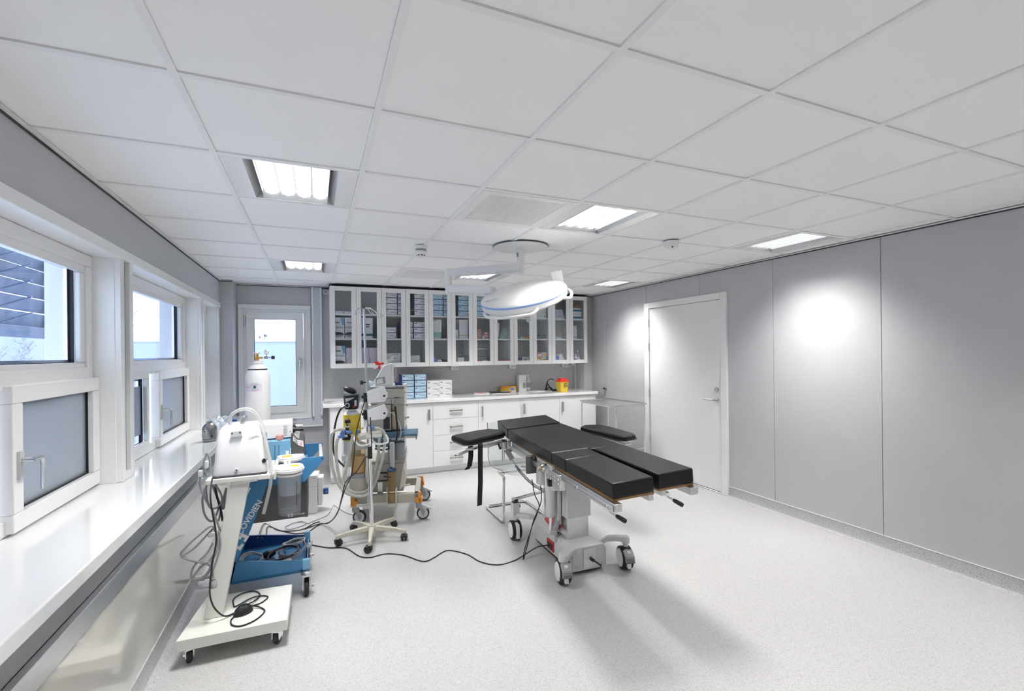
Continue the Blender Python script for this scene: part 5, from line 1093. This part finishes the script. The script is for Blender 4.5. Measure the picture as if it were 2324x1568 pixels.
G().m('blk').cyl((.10, -.08, .05), (.112, -.08, .05), .024, n=18).cyl((.112, -.08, .05), (.165, -.08, .048), .012, n=14).m('chrome').cyl((.115, -.08, .075), (.16, -.08, .072), .007).m('blk').cyl((.10, -.08, .075), (.118, -.08, .075), .014, n=12).out('lamp_socket', li)
item(G().m('skin').lathe([(.022, 0), (.023, .004), (.022, .028), (.02, .030)], n=20), 'pink_tin', 'small salmon pink round tin on the blue generator', 'tin', (-.212, 3.36, .9665))
# cables heaped in the tray
random.seed(3)
def coil(name, m, cx, cy, z, rx, ry, n, r, lab, tilt=.0):
    g = G().m(m); pts = []
    for k in range(n*10):
        a = 2*PI*k/10; f = 1+.12*math.sin(k*1.3)
        pts.append((cx+rx*f*math.cos(a)+random.uniform(-.006, .006), cy+ry*f*math.sin(a)+random.uniform(-.006, .006), z+.006*k/10+.02*abs(math.sin(a*.5+cx*9))))
    g.tube(pts, r, n=6, smooth=4); return tag(g.out(name), lab, 'cable', 'cables in the blue tray')
coil('cable_coil', 'lgrey', -.385, 3.40, .185, .055, .12, 4, .0042, 'loosely bundled light grey cable at the left of the blue tray')
coil('cable_coil', 'gcable', -.15, 3.47, .185, .07, .16, 4, .005, 'grey cable coiled in the right half of the blue tray')
coil('cable_coil', 'blk', -.20, 3.38, .205, .085, .10, 2, .0045, 'black cable looped over the grey coil in the blue tray')
coil('cable_coil', 'lgrey', -.14, 3.58, .19, .06, .07, 3, .0045, 'light grey cable loop at the far right of the blue tray')
item(G().m('lgrey').box(-.04, .04, -.03, .03, 0, .045), 'grey_adapter', 'grey adapter block lying among the coiled cables of the tray', 'adapter', (-.19, 3.30, .1735), .3, bev=.01)
item(G().m('blk').sph((0, 0, .024), .03, sc=(1.5, 1, .78)), 'black_pedal', 'black foot switch lying in the left half of the blue tray', 'foot switch', (-.29, 3.47, .173), .4)
item(G().m('orange').box(-.03, .03, -.02, .02, 0, .03), 'orange_box', 'small orange box in the left front corner of the blue tray', 'box', (-.40, 3.26, .173), .1)

# ------------------------------------------------------------------ white suction cart in the foreground
wc = thing('suction_cart', 'cream-white cart with thick base plate and leaning post in the foreground', 'cart', (-.37, 2.89, 0))
G().m('cartw').prism([(-.258, -.19), (.228, -.20), (.234, .20), (-.208, .235)], .085, .14).out('base_plate', wc, bev=.003)
g = G().m('cartw'); lo_, hi_ = .14, .835
g.loft([[(-.172, -.035, .1405), (-.088, -.035, .1405), (-.088, .03, .1405), (-.172, .03, .1405)], [(-.052, .015, hi_), (.038, .015, hi_), (.038, .085, hi_), (-.052, .085, hi_)]])
g.out('post', wc, bev=.003)
G().m('cartw').box(-.165, .14, .0, .38, .83, .857).out('tray', wc, bev=.004)
G().m('gun').box(-.14, .12, .012, .33, .857, .8605).out('rubber_mat', wc)
G().m('chrome').tube([(-.11, -.006, .825), (.06, -.006, .830), (.075, .0, .838)], .003).out('drawer_rod', wc)
G().m('cartw').box(.14, .152, .04, .40, .832, .845).box(.145, .16, .10, .16, .80, .86).box(.145, .16, .30, .36, .80, .86).out('jar_rail', wc, bev=.003)
for x, y, rz in ((-.212, -.15, .35), (.175, -.16, -.3), (-.17, .19, .2), (.18, .16, .1)):
    Q = rot(rz, (x, y, 0)); c = G(Q).m('chrome').lathe([(.022, .075), (.022, .085)], n=16).box(-.02, -.014, -.018, .03, .034, .078).box(.014, .02, -.018, .03, .034, .078).box(-.02, .02, -.022, .022, .07, .079).cyl((-.023, .014, .036), (.023, .014, .036), .005, n=10).out('caster', wc, bev=.002)
    G(Q).m('rub').lathe([(.031, -.012), (.035, -.008), (.0355, 0), (.035, .008), (.031, .012)], (0, .014, .0362), 28, (1, 0, 0)).m('galv').lathe([(.022, -.0123), (.022, .0123)], (0, .014, .0362), 20, (1, 0, 0)).out('wheel', c)
# suction pump on the tray
sp = thing('suction_pump', 'white rounded suction pump housing on the tray of the foreground cart', 'suction pump', (-.38, 3.05, .861))
def rr(wl, wr, d0, d1, z, k=.7):
    pts = []
    for cx_, cy_, a0 in ((wr, d1, 0), (wl, d1, 90), (wl, d0, 180), (wr, d0, 270)):
        rad = .045*k; sx = -1 if cx_ == wr else 1; sy = -1 if cy_ == d1 else 1
        for q in range(5): a = R(a0+22.5*q); pts.append((cx_+sx*rad+rad*math.cos(a), cy_+sy*rad+rad*math.sin(a), z))
    return pts
hs = G().m('abs').loft([rr(-.132, .133, -.115, .15, 0), rr(-.131, .131, -.115, .15, .02), rr(-.122, .118, -.108, .14, .12), rr(-.112, .102, -.098, .13, .215), rr(-.107, .096, -.092, .124, .236, 1), rr(-.096, .085, -.08, .112, .254, 1), rr(-.075, .065, -.055, .09, .264, .9)]).out('housing', sp, ang=50)
G().m('lgrey').prism([(-.045, .205), (.01, .208), (.006, .238), (-.041, .236)], -.112, -.093, 'y').m('dgrey').cyl((-.038, -.1125, .227), (-.038, -.113, .227), .005).cyl((.0, -.1125, .229), (.0, -.113, .229), .005).out('carry_grip', hs, bev=.004)
G().m('lgrey').cyl((-.018, -.119, .025), (-.018, -.113, .025), .009, n=14).m('blk').cyl((-.018, -.1195, .025), (-.018, -.119, .025), .004, n=10).out('port', hs)
text('Vacuson', 'brand_print', .022, frame((.075, -.1005, .205), (1, .12, .30), (-.1, .12, 1)), 'greyink', hs, .0006)
g = G(frame((.115, -.108, .062), (.8, .5, .35), (-.1, .1, 1))).m('blk').lathe([(.008, 0), (.012, .0006), (.006, .001)], n=14).m('greyink').box(.006, .035, -.004, .003, 0, .0008).m('amber').box(.035, .043, -.004, .004, 0, .0008); g.out('maker_badge', hs)
g = G().m('greyink').box(.121, .126, -.06, .08, .10, .14).m('blk').box(.112, .12, -.02, .02, .17, .2); g.out('gauge_panel', hs)
G().m('alu').prism([(-.012, .255), (.012, .255), (.018, .295), (.012, .31), (-.002, .305), (-.008, .28)], -.03, .06, 'y').out('top_bracket', sp, bev=.005)
G().m('tubeclear').tube([(-.06, -.02, .26), (-.052, -.04, .315), (-.02, -.05, .342), (.018, -.05, .351), (.058, -.05, .336), (.09, -.055, .29), (.113, -.08, .214), (.136, -.115, .112), (.150, -.13, .035), (.150, -.13, -.04), (.138, -.12, -.115), (.109, -.09, -.237)], .0095, n=12, smooth=6).out('suction_hose', sp)
def jar(x, y, lab, tilt):
    j = thing('suction_jar', lab, 'jar', (x, y, .555 if tilt == 0 else .58), R(tilt), 'suction jars')
    b = G().m('jar').lathe([(.001, .0), (.058, .002), (.062, .01), (.069, .25), (.076, .255), (.076, .262)], n=36).out('jar_body', j)
    G().m('plasticbag').lathe([(.058, .12), (.061, .15), (.062, .24), (.03, .25)], n=24).out('liner_bag', j)
    G().m('jar').lathe([(.0625, .02), (.0625, .023)], n=30).lathe([(.064, .045), (.064, .048)], n=30).m('ink').box(.040, .043, -.051, -.049, .06, .2).out('scale_print', b)
    G().m('abs').lathe([(.078, .255), (.084, .26), (.085, .272), (.080, .276), (.081, .28), (.077, .288), (.03, .291), (.001, .291)], n=40).out('lid', j)
    G().m('abs').cyl((-.02, .01, .288), (-.02, .01, .315), .010, n=14).cyl((.0, .03, .288), (.0, .03, .33), .0085, n=12).cyl((.0, .03, .326), (.03, .03, .326), .0075, n=12).out('hose_port', j)
    G().m('yellow').box(-.018, .018, -.006, .006, .288, .299).cyl((-.02, 0, .294), (-.032, 0, .294), .005).out('yellow_clip', j, bev=.002).location = ((.035, -.035, 0) if tilt == 0 else (-.02, -.05, 0))
    G().m('abs').box(-.095, -.07, -.012, .012, .235, .262).lathe([(.0735, .235), (.0735, .248)], n=30).out('holder_ring', j)
jar(-.147, 3.12, 'nearer clear suction jar with white lid hanging beside the white pump', 0)
jar(-.146, 3.32, 'farther clear suction jar with white lid, behind the nearer one', 8)
# foot switch with its black lead lying on the base plate
fs = thing('foot_switch', 'black oval foot switch with looped lead on the white base plate', 'foot switch', (-.362, 2.85, .1403))
G().m('blk').lathe([(.001, .044), (.016, .042), (.028, .03), (.034, .016), (.036, .0), (.034, 0)][::-1], n=24, T=Matrix.Rotation(R(28), 4, 'Z') @ Matrix.Diagonal((1.35, .95, 1, 1))).out('switch_body', fs)
w2 = lambda pts: [(a+.362, b-2.85, c-.1403) for a, b, c in pts]
G().m('blk').tube(w2([(-.503, 2.88, .86), (-.497, 2.80, .80), (-.488, 2.79, .72), (-.474, 2.785, .631), (-.471, 2.783, .56), (-.488, 2.78, .454), (-.502, 2.79, .322), (-.494, 2.80, .245), (-.47, 2.81, .19), (-.44, 2.83, .152), (-.40, 2.86, .146), (-.37, 2.87, .146)]), .0042, n=6).out('long_lead', fs)
G().m('blk').tube(w2([(-.34, 2.89, .15), (-.287, 2.915, .145), (-.255, 2.97, .145), (-.29, 3.0, .146), (-.34, 2.985, .150), (-.405, 2.93, .147), (-.42, 2.95, .146), (-.43, 3.03, .145), (-.39, 3.08, .145), (-.33, 3.075, .145), (-.298, 3.01, .146), (-.32, 2.94, .152), (-.345, 2.90, .16)]), .0036, n=6).tube(w2([(-.39, 2.83, .15), (-.41, 2.79, .145), (-.395, 2.735, .145), (-.35, 2.71, .145), (-.29, 2.745, .145), (-.258, 2.815, .145), (-.285, 2.865, .147), (-.32, 2.88, .155)]), .0036, n=6).out('lead_loop', fs)

# grey cable bundle hanging from the cart's tray and the sill edge
g = lambda: G().m('gcable')
hb = thing('hanging_cable_bundle', 'bundle of grey mains cables hanging at the window side of the cart post', 'cables', (-.50, 2.93, .80))
h2 = lambda pts: [(a+.50, b-2.93, c-.80) for a, b, c in pts]
G().m('gcable').tube(h2([(-.545, 2.97, .86), (-.555, 2.97, .93), (-.54, 2.97, .985), (-.525, 2.97, .93), (-.53, 2.96, .86), (-.545, 2.95, .80), (-.56, 2.95, .74), (-.55, 2.95, .66), (-.52, 2.95, .62), (-.495, 2.95, .655), (-.48, 2.95, .72)]), .0052, n=7).out('grey_cable', hb)
G().m('gcable').tube(h2([(-.56, 2.95, .89), (-.572, 2.95, .85), (-.565, 2.95, .80), (-.54, 2.94, .735), (-.51, 2.93, .68), (-.485, 2.92, .61), (-.474, 2.92, .56), (-.47, 2.92, .50)]), .0052, n=7).out('grey_cable', hb)
G().m('gcable').tube(h2([(-.52, 2.96, .83), (-.50, 2.96, .76), (-.475, 2.95, .70), (-.462, 2.95, .68), (-.455, 2.95, .74), (-.45, 2.95, .79), (-.47, 2.95, .70), (-.485, 2.94, .62)]), .005, n=7).tube(h2([(-.545, 2.95, .80), (-.53, 2.94, .71), (-.50, 2.94, .69), (-.47, 2.94, .72), (-.475, 2.94, .77), (-.51, 2.95, .83)]), .005, n=7).out('grey_cable', hb)
G().m('blk').tube(h2([(-.50, 2.95, .83), (-.495, 2.95, .76), (-.475, 2.94, .68), (-.465, 2.93, .62)]), .006, n=7).out('black_cable', hb)
G().m('blk').tube(h2([(-.41, 3.1, .80), (-.40, 3.1, .74), (-.385, 3.1, .66)]), .004, n=6).out('thin_black_cable', hb)
G().m('lgrey').box(-.078, -.055, .01, .03, .065, .10).m('chrome').cyl((-.07, .0, .065), (-.075, -.01, .035), .004).cyl((-.055, 0, .065), (-.06, -.01, .035), .004).m('lgrey').box(-.045, -.028, .0, .02, .11, .15).out('mains_plug', hb, bev=.008)
lc = thing('low_cable_bundle', 'wide loops of grey cable beside the lower part of the cart post', 'cables', (-.50, 2.82, .50))
l2 = lambda pts: [(a+.50, b-2.82, c-.50) for a, b, c in pts]
G().m('gcable').tube(l2([(-.478, 2.82, .60), (-.495, 2.81, .638), (-.551, 2.80, .60), (-.60, 2.80, .555), (-.625, 2.80, .521), (-.60, 2.80, .492), (-.55, 2.80, .467), (-.50, 2.80, .462), (-.475, 2.80, .50), (-.466, 2.81, .56), (-.475, 2.81, .61)]), .0052, n=7).out('grey_cable', lc)
G().m('gcable').tube(l2([(-.49, 2.82, .62), (-.52, 2.81, .59), (-.57, 2.80, .54), (-.615, 2.795, .515), (-.61, 2.795, .50), (-.56, 2.795, .475), (-.515, 2.80, .45), (-.50, 2.80, .43), (-.52, 2.80, .39), (-.56, 2.80, .372), (-.583, 2.80, .40), (-.57, 2.80, .45), (-.52, 2.80, .50), (-.49, 2.81, .55)]), .0052, n=7).out('grey_cable', lc)
G().m('gcable').tube(l2([(-.475, 2.82, .58), (-.467, 2.82, .53), (-.49, 2.81, .47), (-.505, 2.80, .42), (-.54, 2.80, .385), (-.575, 2.80, .39), (-.55, 2.80, .43), (-.50, 2.81, .47), (-.47, 2.81, .52)]), .0052, n=7).tube(l2([(-.465, 2.83, .60), (-.458, 2.82, .53), (-.47, 2.81, .47), (-.486, 2.80, .42), (-.489, 2.80, .385)]), .0052, n=7).out('grey_cable', lc)
G().m('lgrey').box(-.012, .022, -.012, .012, .08, .105).out('cable_clip', lc, bev=.004)
G().m('mgrey').lathe([(.008, .0), (.01, -.012), (.012, -.016), (.009, -.02), (.016, -.03), (.019, -.05), (.016, -.062)], (.011, -.015, -.115), 16).out('mains_plug', lc)
bx = tag(G().m('cream2').box(-.03, .03, -.02, .02, -.015, .015).box(.03, .08, -.012, .012, -.01, .012).out('skirting_socket', None, bev=.004), 'beige cable outlet on the window wall behind the cart', 'outlet'); bx.location = (-.69, 3.62, .055); bx.location.x = -.705

# ------------------------------------------------------------------ on the sill
st = thing('steel_dome', 'polished steel dome-shaped vessel standing on the window sill', 'vessel', (-.79, 4.45, .8203))
G().m('domesteel').lathe([(.045, 0), (.05, .004), (.051, .02), (.048, .022), (.0525, .026), (.0535, .09), (.050, .112), (.040, .132), (.024, .146), (.018, .149)], n=36).out('dome', st)
G().m('domesteel').lathe([(.018, .149), (.020, .152), (.020, .16), (.015, .162)], n=20).out('neck', st)
G().m('blk').sph((.025, -.046, .045), .008).sph((-.025, -.046, .085), .005).out('hole', st)
G().m('greyink').box(-.01, .028, -.0515, -.04, .004, .014).out('engraving', st)
g = G().m('plasticbag'); random.seed(11)
ic = bmesh.ops.create_icosphere(g.bm, subdivisions=5, radius=.075)
from mathutils import noise as mnoise
for v in ic['verts']:
    n_ = mnoise.noise(v.co*26)+.6*abs(mnoise.noise(v.co*60)); v.co *= 1+.32*n_
    v.co.x *= 1.05; v.co.y *= 1.5; v.co.z *= .85; v.co.z += .085+.35*max(0, -v.co.x); v.co.z = max(.001, v.co.z)
pb = g.out('plastic_bag'); pb.location = (-.78, 4.86, .8203)
tag(pb, 'crumpled clear plastic bag lying on the far end of the window sill', 'plastic bag')
item(G().m('paper').box(-.05, .05, -.04, .04, 0, .07).m('dblue').box(-.05, .05, -.041, .04, .055, .0705).m('pink').box(.0, .04, -.041, -.04, .01, .03), 'white_packet', 'small white packet with dark blue top on the sill behind the pump', 'packet', (-.755, 5.22, .8203), .3)
item(G().m('paper').box(-.04, .05, -.05, .05, 0, .035).m('bred').box(-.02, .03, -.051, -.05, .01, .022).m('paper').box(-.05, .02, .06, .12, 0, .05), 'white_carton', 'low white carton with red print on the sill in front of the blue-topped packet', 'box', (-.755, 5.05, .8203), .1)

# ------------------------------------------------------------------ leads on the floor
f = .0045
def floor_cable(name, m, pts, r, lab): return tag(G().m(m).tube(pts, r, n=6, smooth=6).out(name), lab, 'cable')
floor_cable('power_cable', 'blk', [(-.10, 4.12, f), (-.042, 4.039, f), (.085, 3.917, f), (.211, 3.85, f), (.293, 3.658, f), (.366, 3.60, f), (.48, 3.615, f), (.598, 3.537, f), (.711, 3.372, f), (.80, 3.40, f), (.862, 3.451, f), (.937, 3.477, f), (1.039, 3.353, f), (1.089, 3.194, f), (1.187, 3.096, f), (1.32, 3.11, f), (1.43, 3.13, .03), (1.50, 3.10, .075), (1.56, 3.075, .088), (1.583, 3.07, .089)], .0042, 'long thin black power cable snaking across the floor to the operating table')
o = G().m('blk').tube([(1.473, 3.12, .575), (1.478, 3.11, .52), (1.486, 3.10, .46), (1.515, 3.09, .39), (1.50, 3.09, .33), (1.455, 3.10, .22), (1.42, 3.10, .10), (1.383, 3.09, .006), (1.40, 3.10, .08), (1.455, 3.11, .20), (1.475, 3.10, .28), (1.525, 3.09, .39), (1.535, 3.09, .47), (1.525, 3.11, .64)], .0036, n=6).out('clamp_lead')
tag(o, 'thin black lead looping from the chrome clamp down to the floor', 'cable')
floor_cable('trolley_lead', 'blk', [(-.36, 3.5, .30), (-.40, 4.0, .15), (-.425, 4.695, .01), (-.306, 4.493, f), (-.2, 4.423, f), (-.097, 4.43, f), (-.02, 4.533, f), (.03, 4.56, f)], .0045, 'black lead on the floor from the blue trolley, farther of the two')
floor_cable('trolley_lead', 'blk', [(-.34, 3.5, .30), (-.36, 4.1, .10), (-.389, 4.60, .01), (-.275, 4.46, f), (-.157, 4.34, f), (-.061, 4.345, f), (-.01, 4.43, f), (.035, 4.49, f)], .0045, 'black lead on the floor from the blue trolley, nearer of the two')
floor_cable('thin_lead', 'gcable', [(-.253, 4.55, f), (-.18, 4.63, f), (-.09, 4.60, f), (-.095, 4.53, f), (-.2, 4.47, f), (-.25, 4.52, f), (-.2, 4.60, .01), (-.12, 4.62, .01), (-.07, 4.56, f), (-.02, 4.60, f), (.1, 4.72, f), (.16, 4.98, f), (.20, 4.9, f), (.26, 4.72, f), (.33, 4.60, f)], .0028, 'thin dark grey lead coiled loosely on the floor behind the trolley')
# ------------------------------------------------------------------ outside the windows
g = G().m('gravel').box(-60, 40, -40, 60, -1.2, -1.0); struct(g, 'ground_outside')
sr = thing('louvred_screen', 'grey louvred screen under a roof edge outside the near window', 'louvred screen', (-3.0, 4.5, 0))
for k in range(6):
    z = 1.87+.17*k
    G().m('slat').prism([(-.02, z), (.02, z+.145), (.02, z+.153), (-.02, z+.01)], -3.2, 3.55, 'y').out('slat', sr)
for y in (-3.1, -1.4, .2, 1.55, 2.9, 3.5): G().m('post').box(.03, .11, y-.05, y+.05, -1.0, 2.92).out('post', sr)
G().m('slat').box(-.03, .05, -3.2, 3.55, 1.74, 1.86).m('slat').box(-.6, 1.2, -3.2, 3.6, 2.92, 3.0).out('roof_edge', sr)
for k in range(6):
    G().m('post').prism([(.03, 1.86+.17*k), (.30, 1.97+.17*k), (.30, 1.985+.17*k), (.03, 1.875+.17*k)], 1.9, 1.93, 'y').out('strut', sr)
def bare_tree(x, y, h, lab, m='bark', seed=1, n=46):
    random.seed(seed); g = G().m(m); base = Vector((0, 0, 0))
    g.tube([(0, 0, 0), (.05*h*.2, 0, h*.35), (-.02, .05, h*.7), (0, 0, h)], .035, n=6)
    for k in range(n):
        z = h*random.uniform(.25, .95); a = random.uniform(0, 2*PI); l = h*random.uniform(.15, .38)*(1.15-z/h)
        d = Vector((math.cos(a), math.sin(a), random.uniform(.7, 1.5))).normalized(); p = Vector((0, 0, z)); q = p+d*l
        g.tube([p, p.lerp(q, .5)+Vector((0, 0, -.03)), q], .011, n=4, smooth=3)
        for _ in range(3):
            t = random.uniform(.3, .9); s = p.lerp(q, t); e = s+Vector((random.uniform(-1, 1), random.uniform(-1, 1), random.uniform(.2, 1.2))).normalized()*l*.45
            g.tube([s, e], .005, n=3, smooth=0)
    o = g.out('bare_tree'); o.location = (x, y, -1.0); return tag(o, lab, 'tree')
bare_tree(-4.6, 9.4, 3.2, 'white-barked bare birch outside the near window, left one', seed=2)
bare_tree(-5.2, 12.0, 3.1, 'white-barked bare birch outside the near window, right one', seed=5)
bare_tree(-6.0, 20.5, 4.2, 'bare tree seen in the upper pane of the second window', 'twig', seed=8, n=60)
def bush(x, y, r, h, lab, seed):
    random.seed(seed); g = G().m('fol')
    for k in range(420):
        a = random.uniform(0, 2*PI); d = r*math.sqrt(random.random())*.9; z = h*(.15+.85*random.random())*(1-.35*(d/r)**2)
        q = .11*r+.05; R3 = Euler((random.uniform(0, 6), random.uniform(0, 6), random.uniform(0, 6))).to_matrix()
        vs = [g.bm.verts.new(Vector((d*math.cos(a), d*math.sin(a), z))+R3 @ Vector(v)*q*random.uniform(.6, 1.2)) for v in ((-1, 0, 0), (0, -.5, .1), (1, 0, 0), (0, .5, .1))]
        g.bm.faces.new(vs)
    g.tube([(0, 0, 0), (0, 0, h*.6)], .05*r, n=5)
    for f_ in g.bm.faces: f_.material_index = 0
    o = g.out('bush'); o.location = (x, y, -1.0); return tag(o, lab, 'bush')
bush(-9, 15.6, 1.7, 2.9, 'dark evergreen clump far outside the near window', 4)
bush(-13.2, 16.5, 1.7, 2.4, 'lower evergreen clump beside the bigger one outside the near window', 6)
bush(-5.0, 24.5, 1.6, 2.2, 'grey bush behind the bare tree seen through the second window', 9)
b = thing('white_building', 'flat white building seen in the upper pane of the second window', 'building', (-10.5, 22, -1.0))
G().m('facade').box(-4, 2.6, -2, 3, 0, 3.85).out('wall_block', b); G().m('slat').box(-4.05, 2.65, -2.05, 3, 3.8, 3.9).out('roof_edge', b)
G().m('lilac').box(-4, 2.6, -2.6, -2.05, 0, 2.0).out('low_wing', b)
b = thing('pale_fence_wall', 'pale blue-white screen wall outside the back window', 'wall', (-.6, 12.0, -1.0))
G().m('facade').box(-3.4, .55, 0, .2, 0, 2.9).m('lilac').box(-3.4, .55, -.03, 0, 2.82, 2.9).out('screen_panel', b)
G().m('facade').box(.6, 3.0, .15, .3, 0, 2.85).out('screen_panel', b)
bush(-1.35, 15.5, .42, 3.2, 'grey-green treetop showing over the pale screen wall', 3)

# ------------------------------------------------------------------ daylight, view, render settings
w = bpy.data.worlds.new('overcast'); S.world = w; w.use_nodes = True; nt = w.node_tree
bg = nt.nodes['Background']
tc = nt.nodes.new('ShaderNodeTexCoord'); sp_ = nt.nodes.new('ShaderNodeSeparateXYZ'); nt.links.new(tc.outputs['Generated'], sp_.inputs[0])
rp = nt.nodes.new('ShaderNodeValToRGB'); e = rp.color_ramp.elements; e[0].position = 0; e[0].color = (.85, .89, 1, 1); e[1].position = .7; e[1].color = (.62, .72, .92, 1)
nt.links.new(sp_.outputs['Z'], rp.inputs['Fac']); nt.links.new(rp.outputs['Color'], bg.inputs['Color']); bg.inputs['Strength'].default_value = 1.9
def portal(x, y, z, sx, sy, rx, rz):
    ld = bpy.data.lights.new('window_daylight_portal', 'AREA'); ld.shape = 'RECTANGLE'; ld.size = sx; ld.size_y = sy; ld.cycles.is_portal = True
    o = bpy.data.objects.new('window_daylight_portal', ld); COL.objects.link(o); o.location = (x, y, z); o.rotation_euler = (R(rx), 0, R(rz))
for y0, y1 in BAYS: portal(-1.2, (y0+y1)/2, 1.44, y1-y0, 1.2, 90, -90)
portal(-.44, YB+.12, 1.42, .5, 1.1, 90, 180)
S.view_settings.view_transform = 'Standard'; S.view_settings.look = 'None'; S.view_settings.gamma = 1; S.view_settings.use_curve_mapping = False
S.view_settings.exposure = EXPO
S.cycles.use_denoising = True
try: S.cycles.denoiser = 'OPENIMAGEDENOISE'
except Exception: pass
S.cycles.max_bounces = 10; S.cycles.diffuse_bounces = 6; S.cycles.glossy_bounces = 4; S.cycles.transparent_max_bounces = 24; S.cycles.transmission_bounces = 6
S.cycles.sample_clamp_indirect = 6; S.cycles.caustics_reflective = False; S.cycles.caustics_refractive = False
S.cycles.use_adaptive_sampling = True; S.cycles.adaptive_threshold = .01
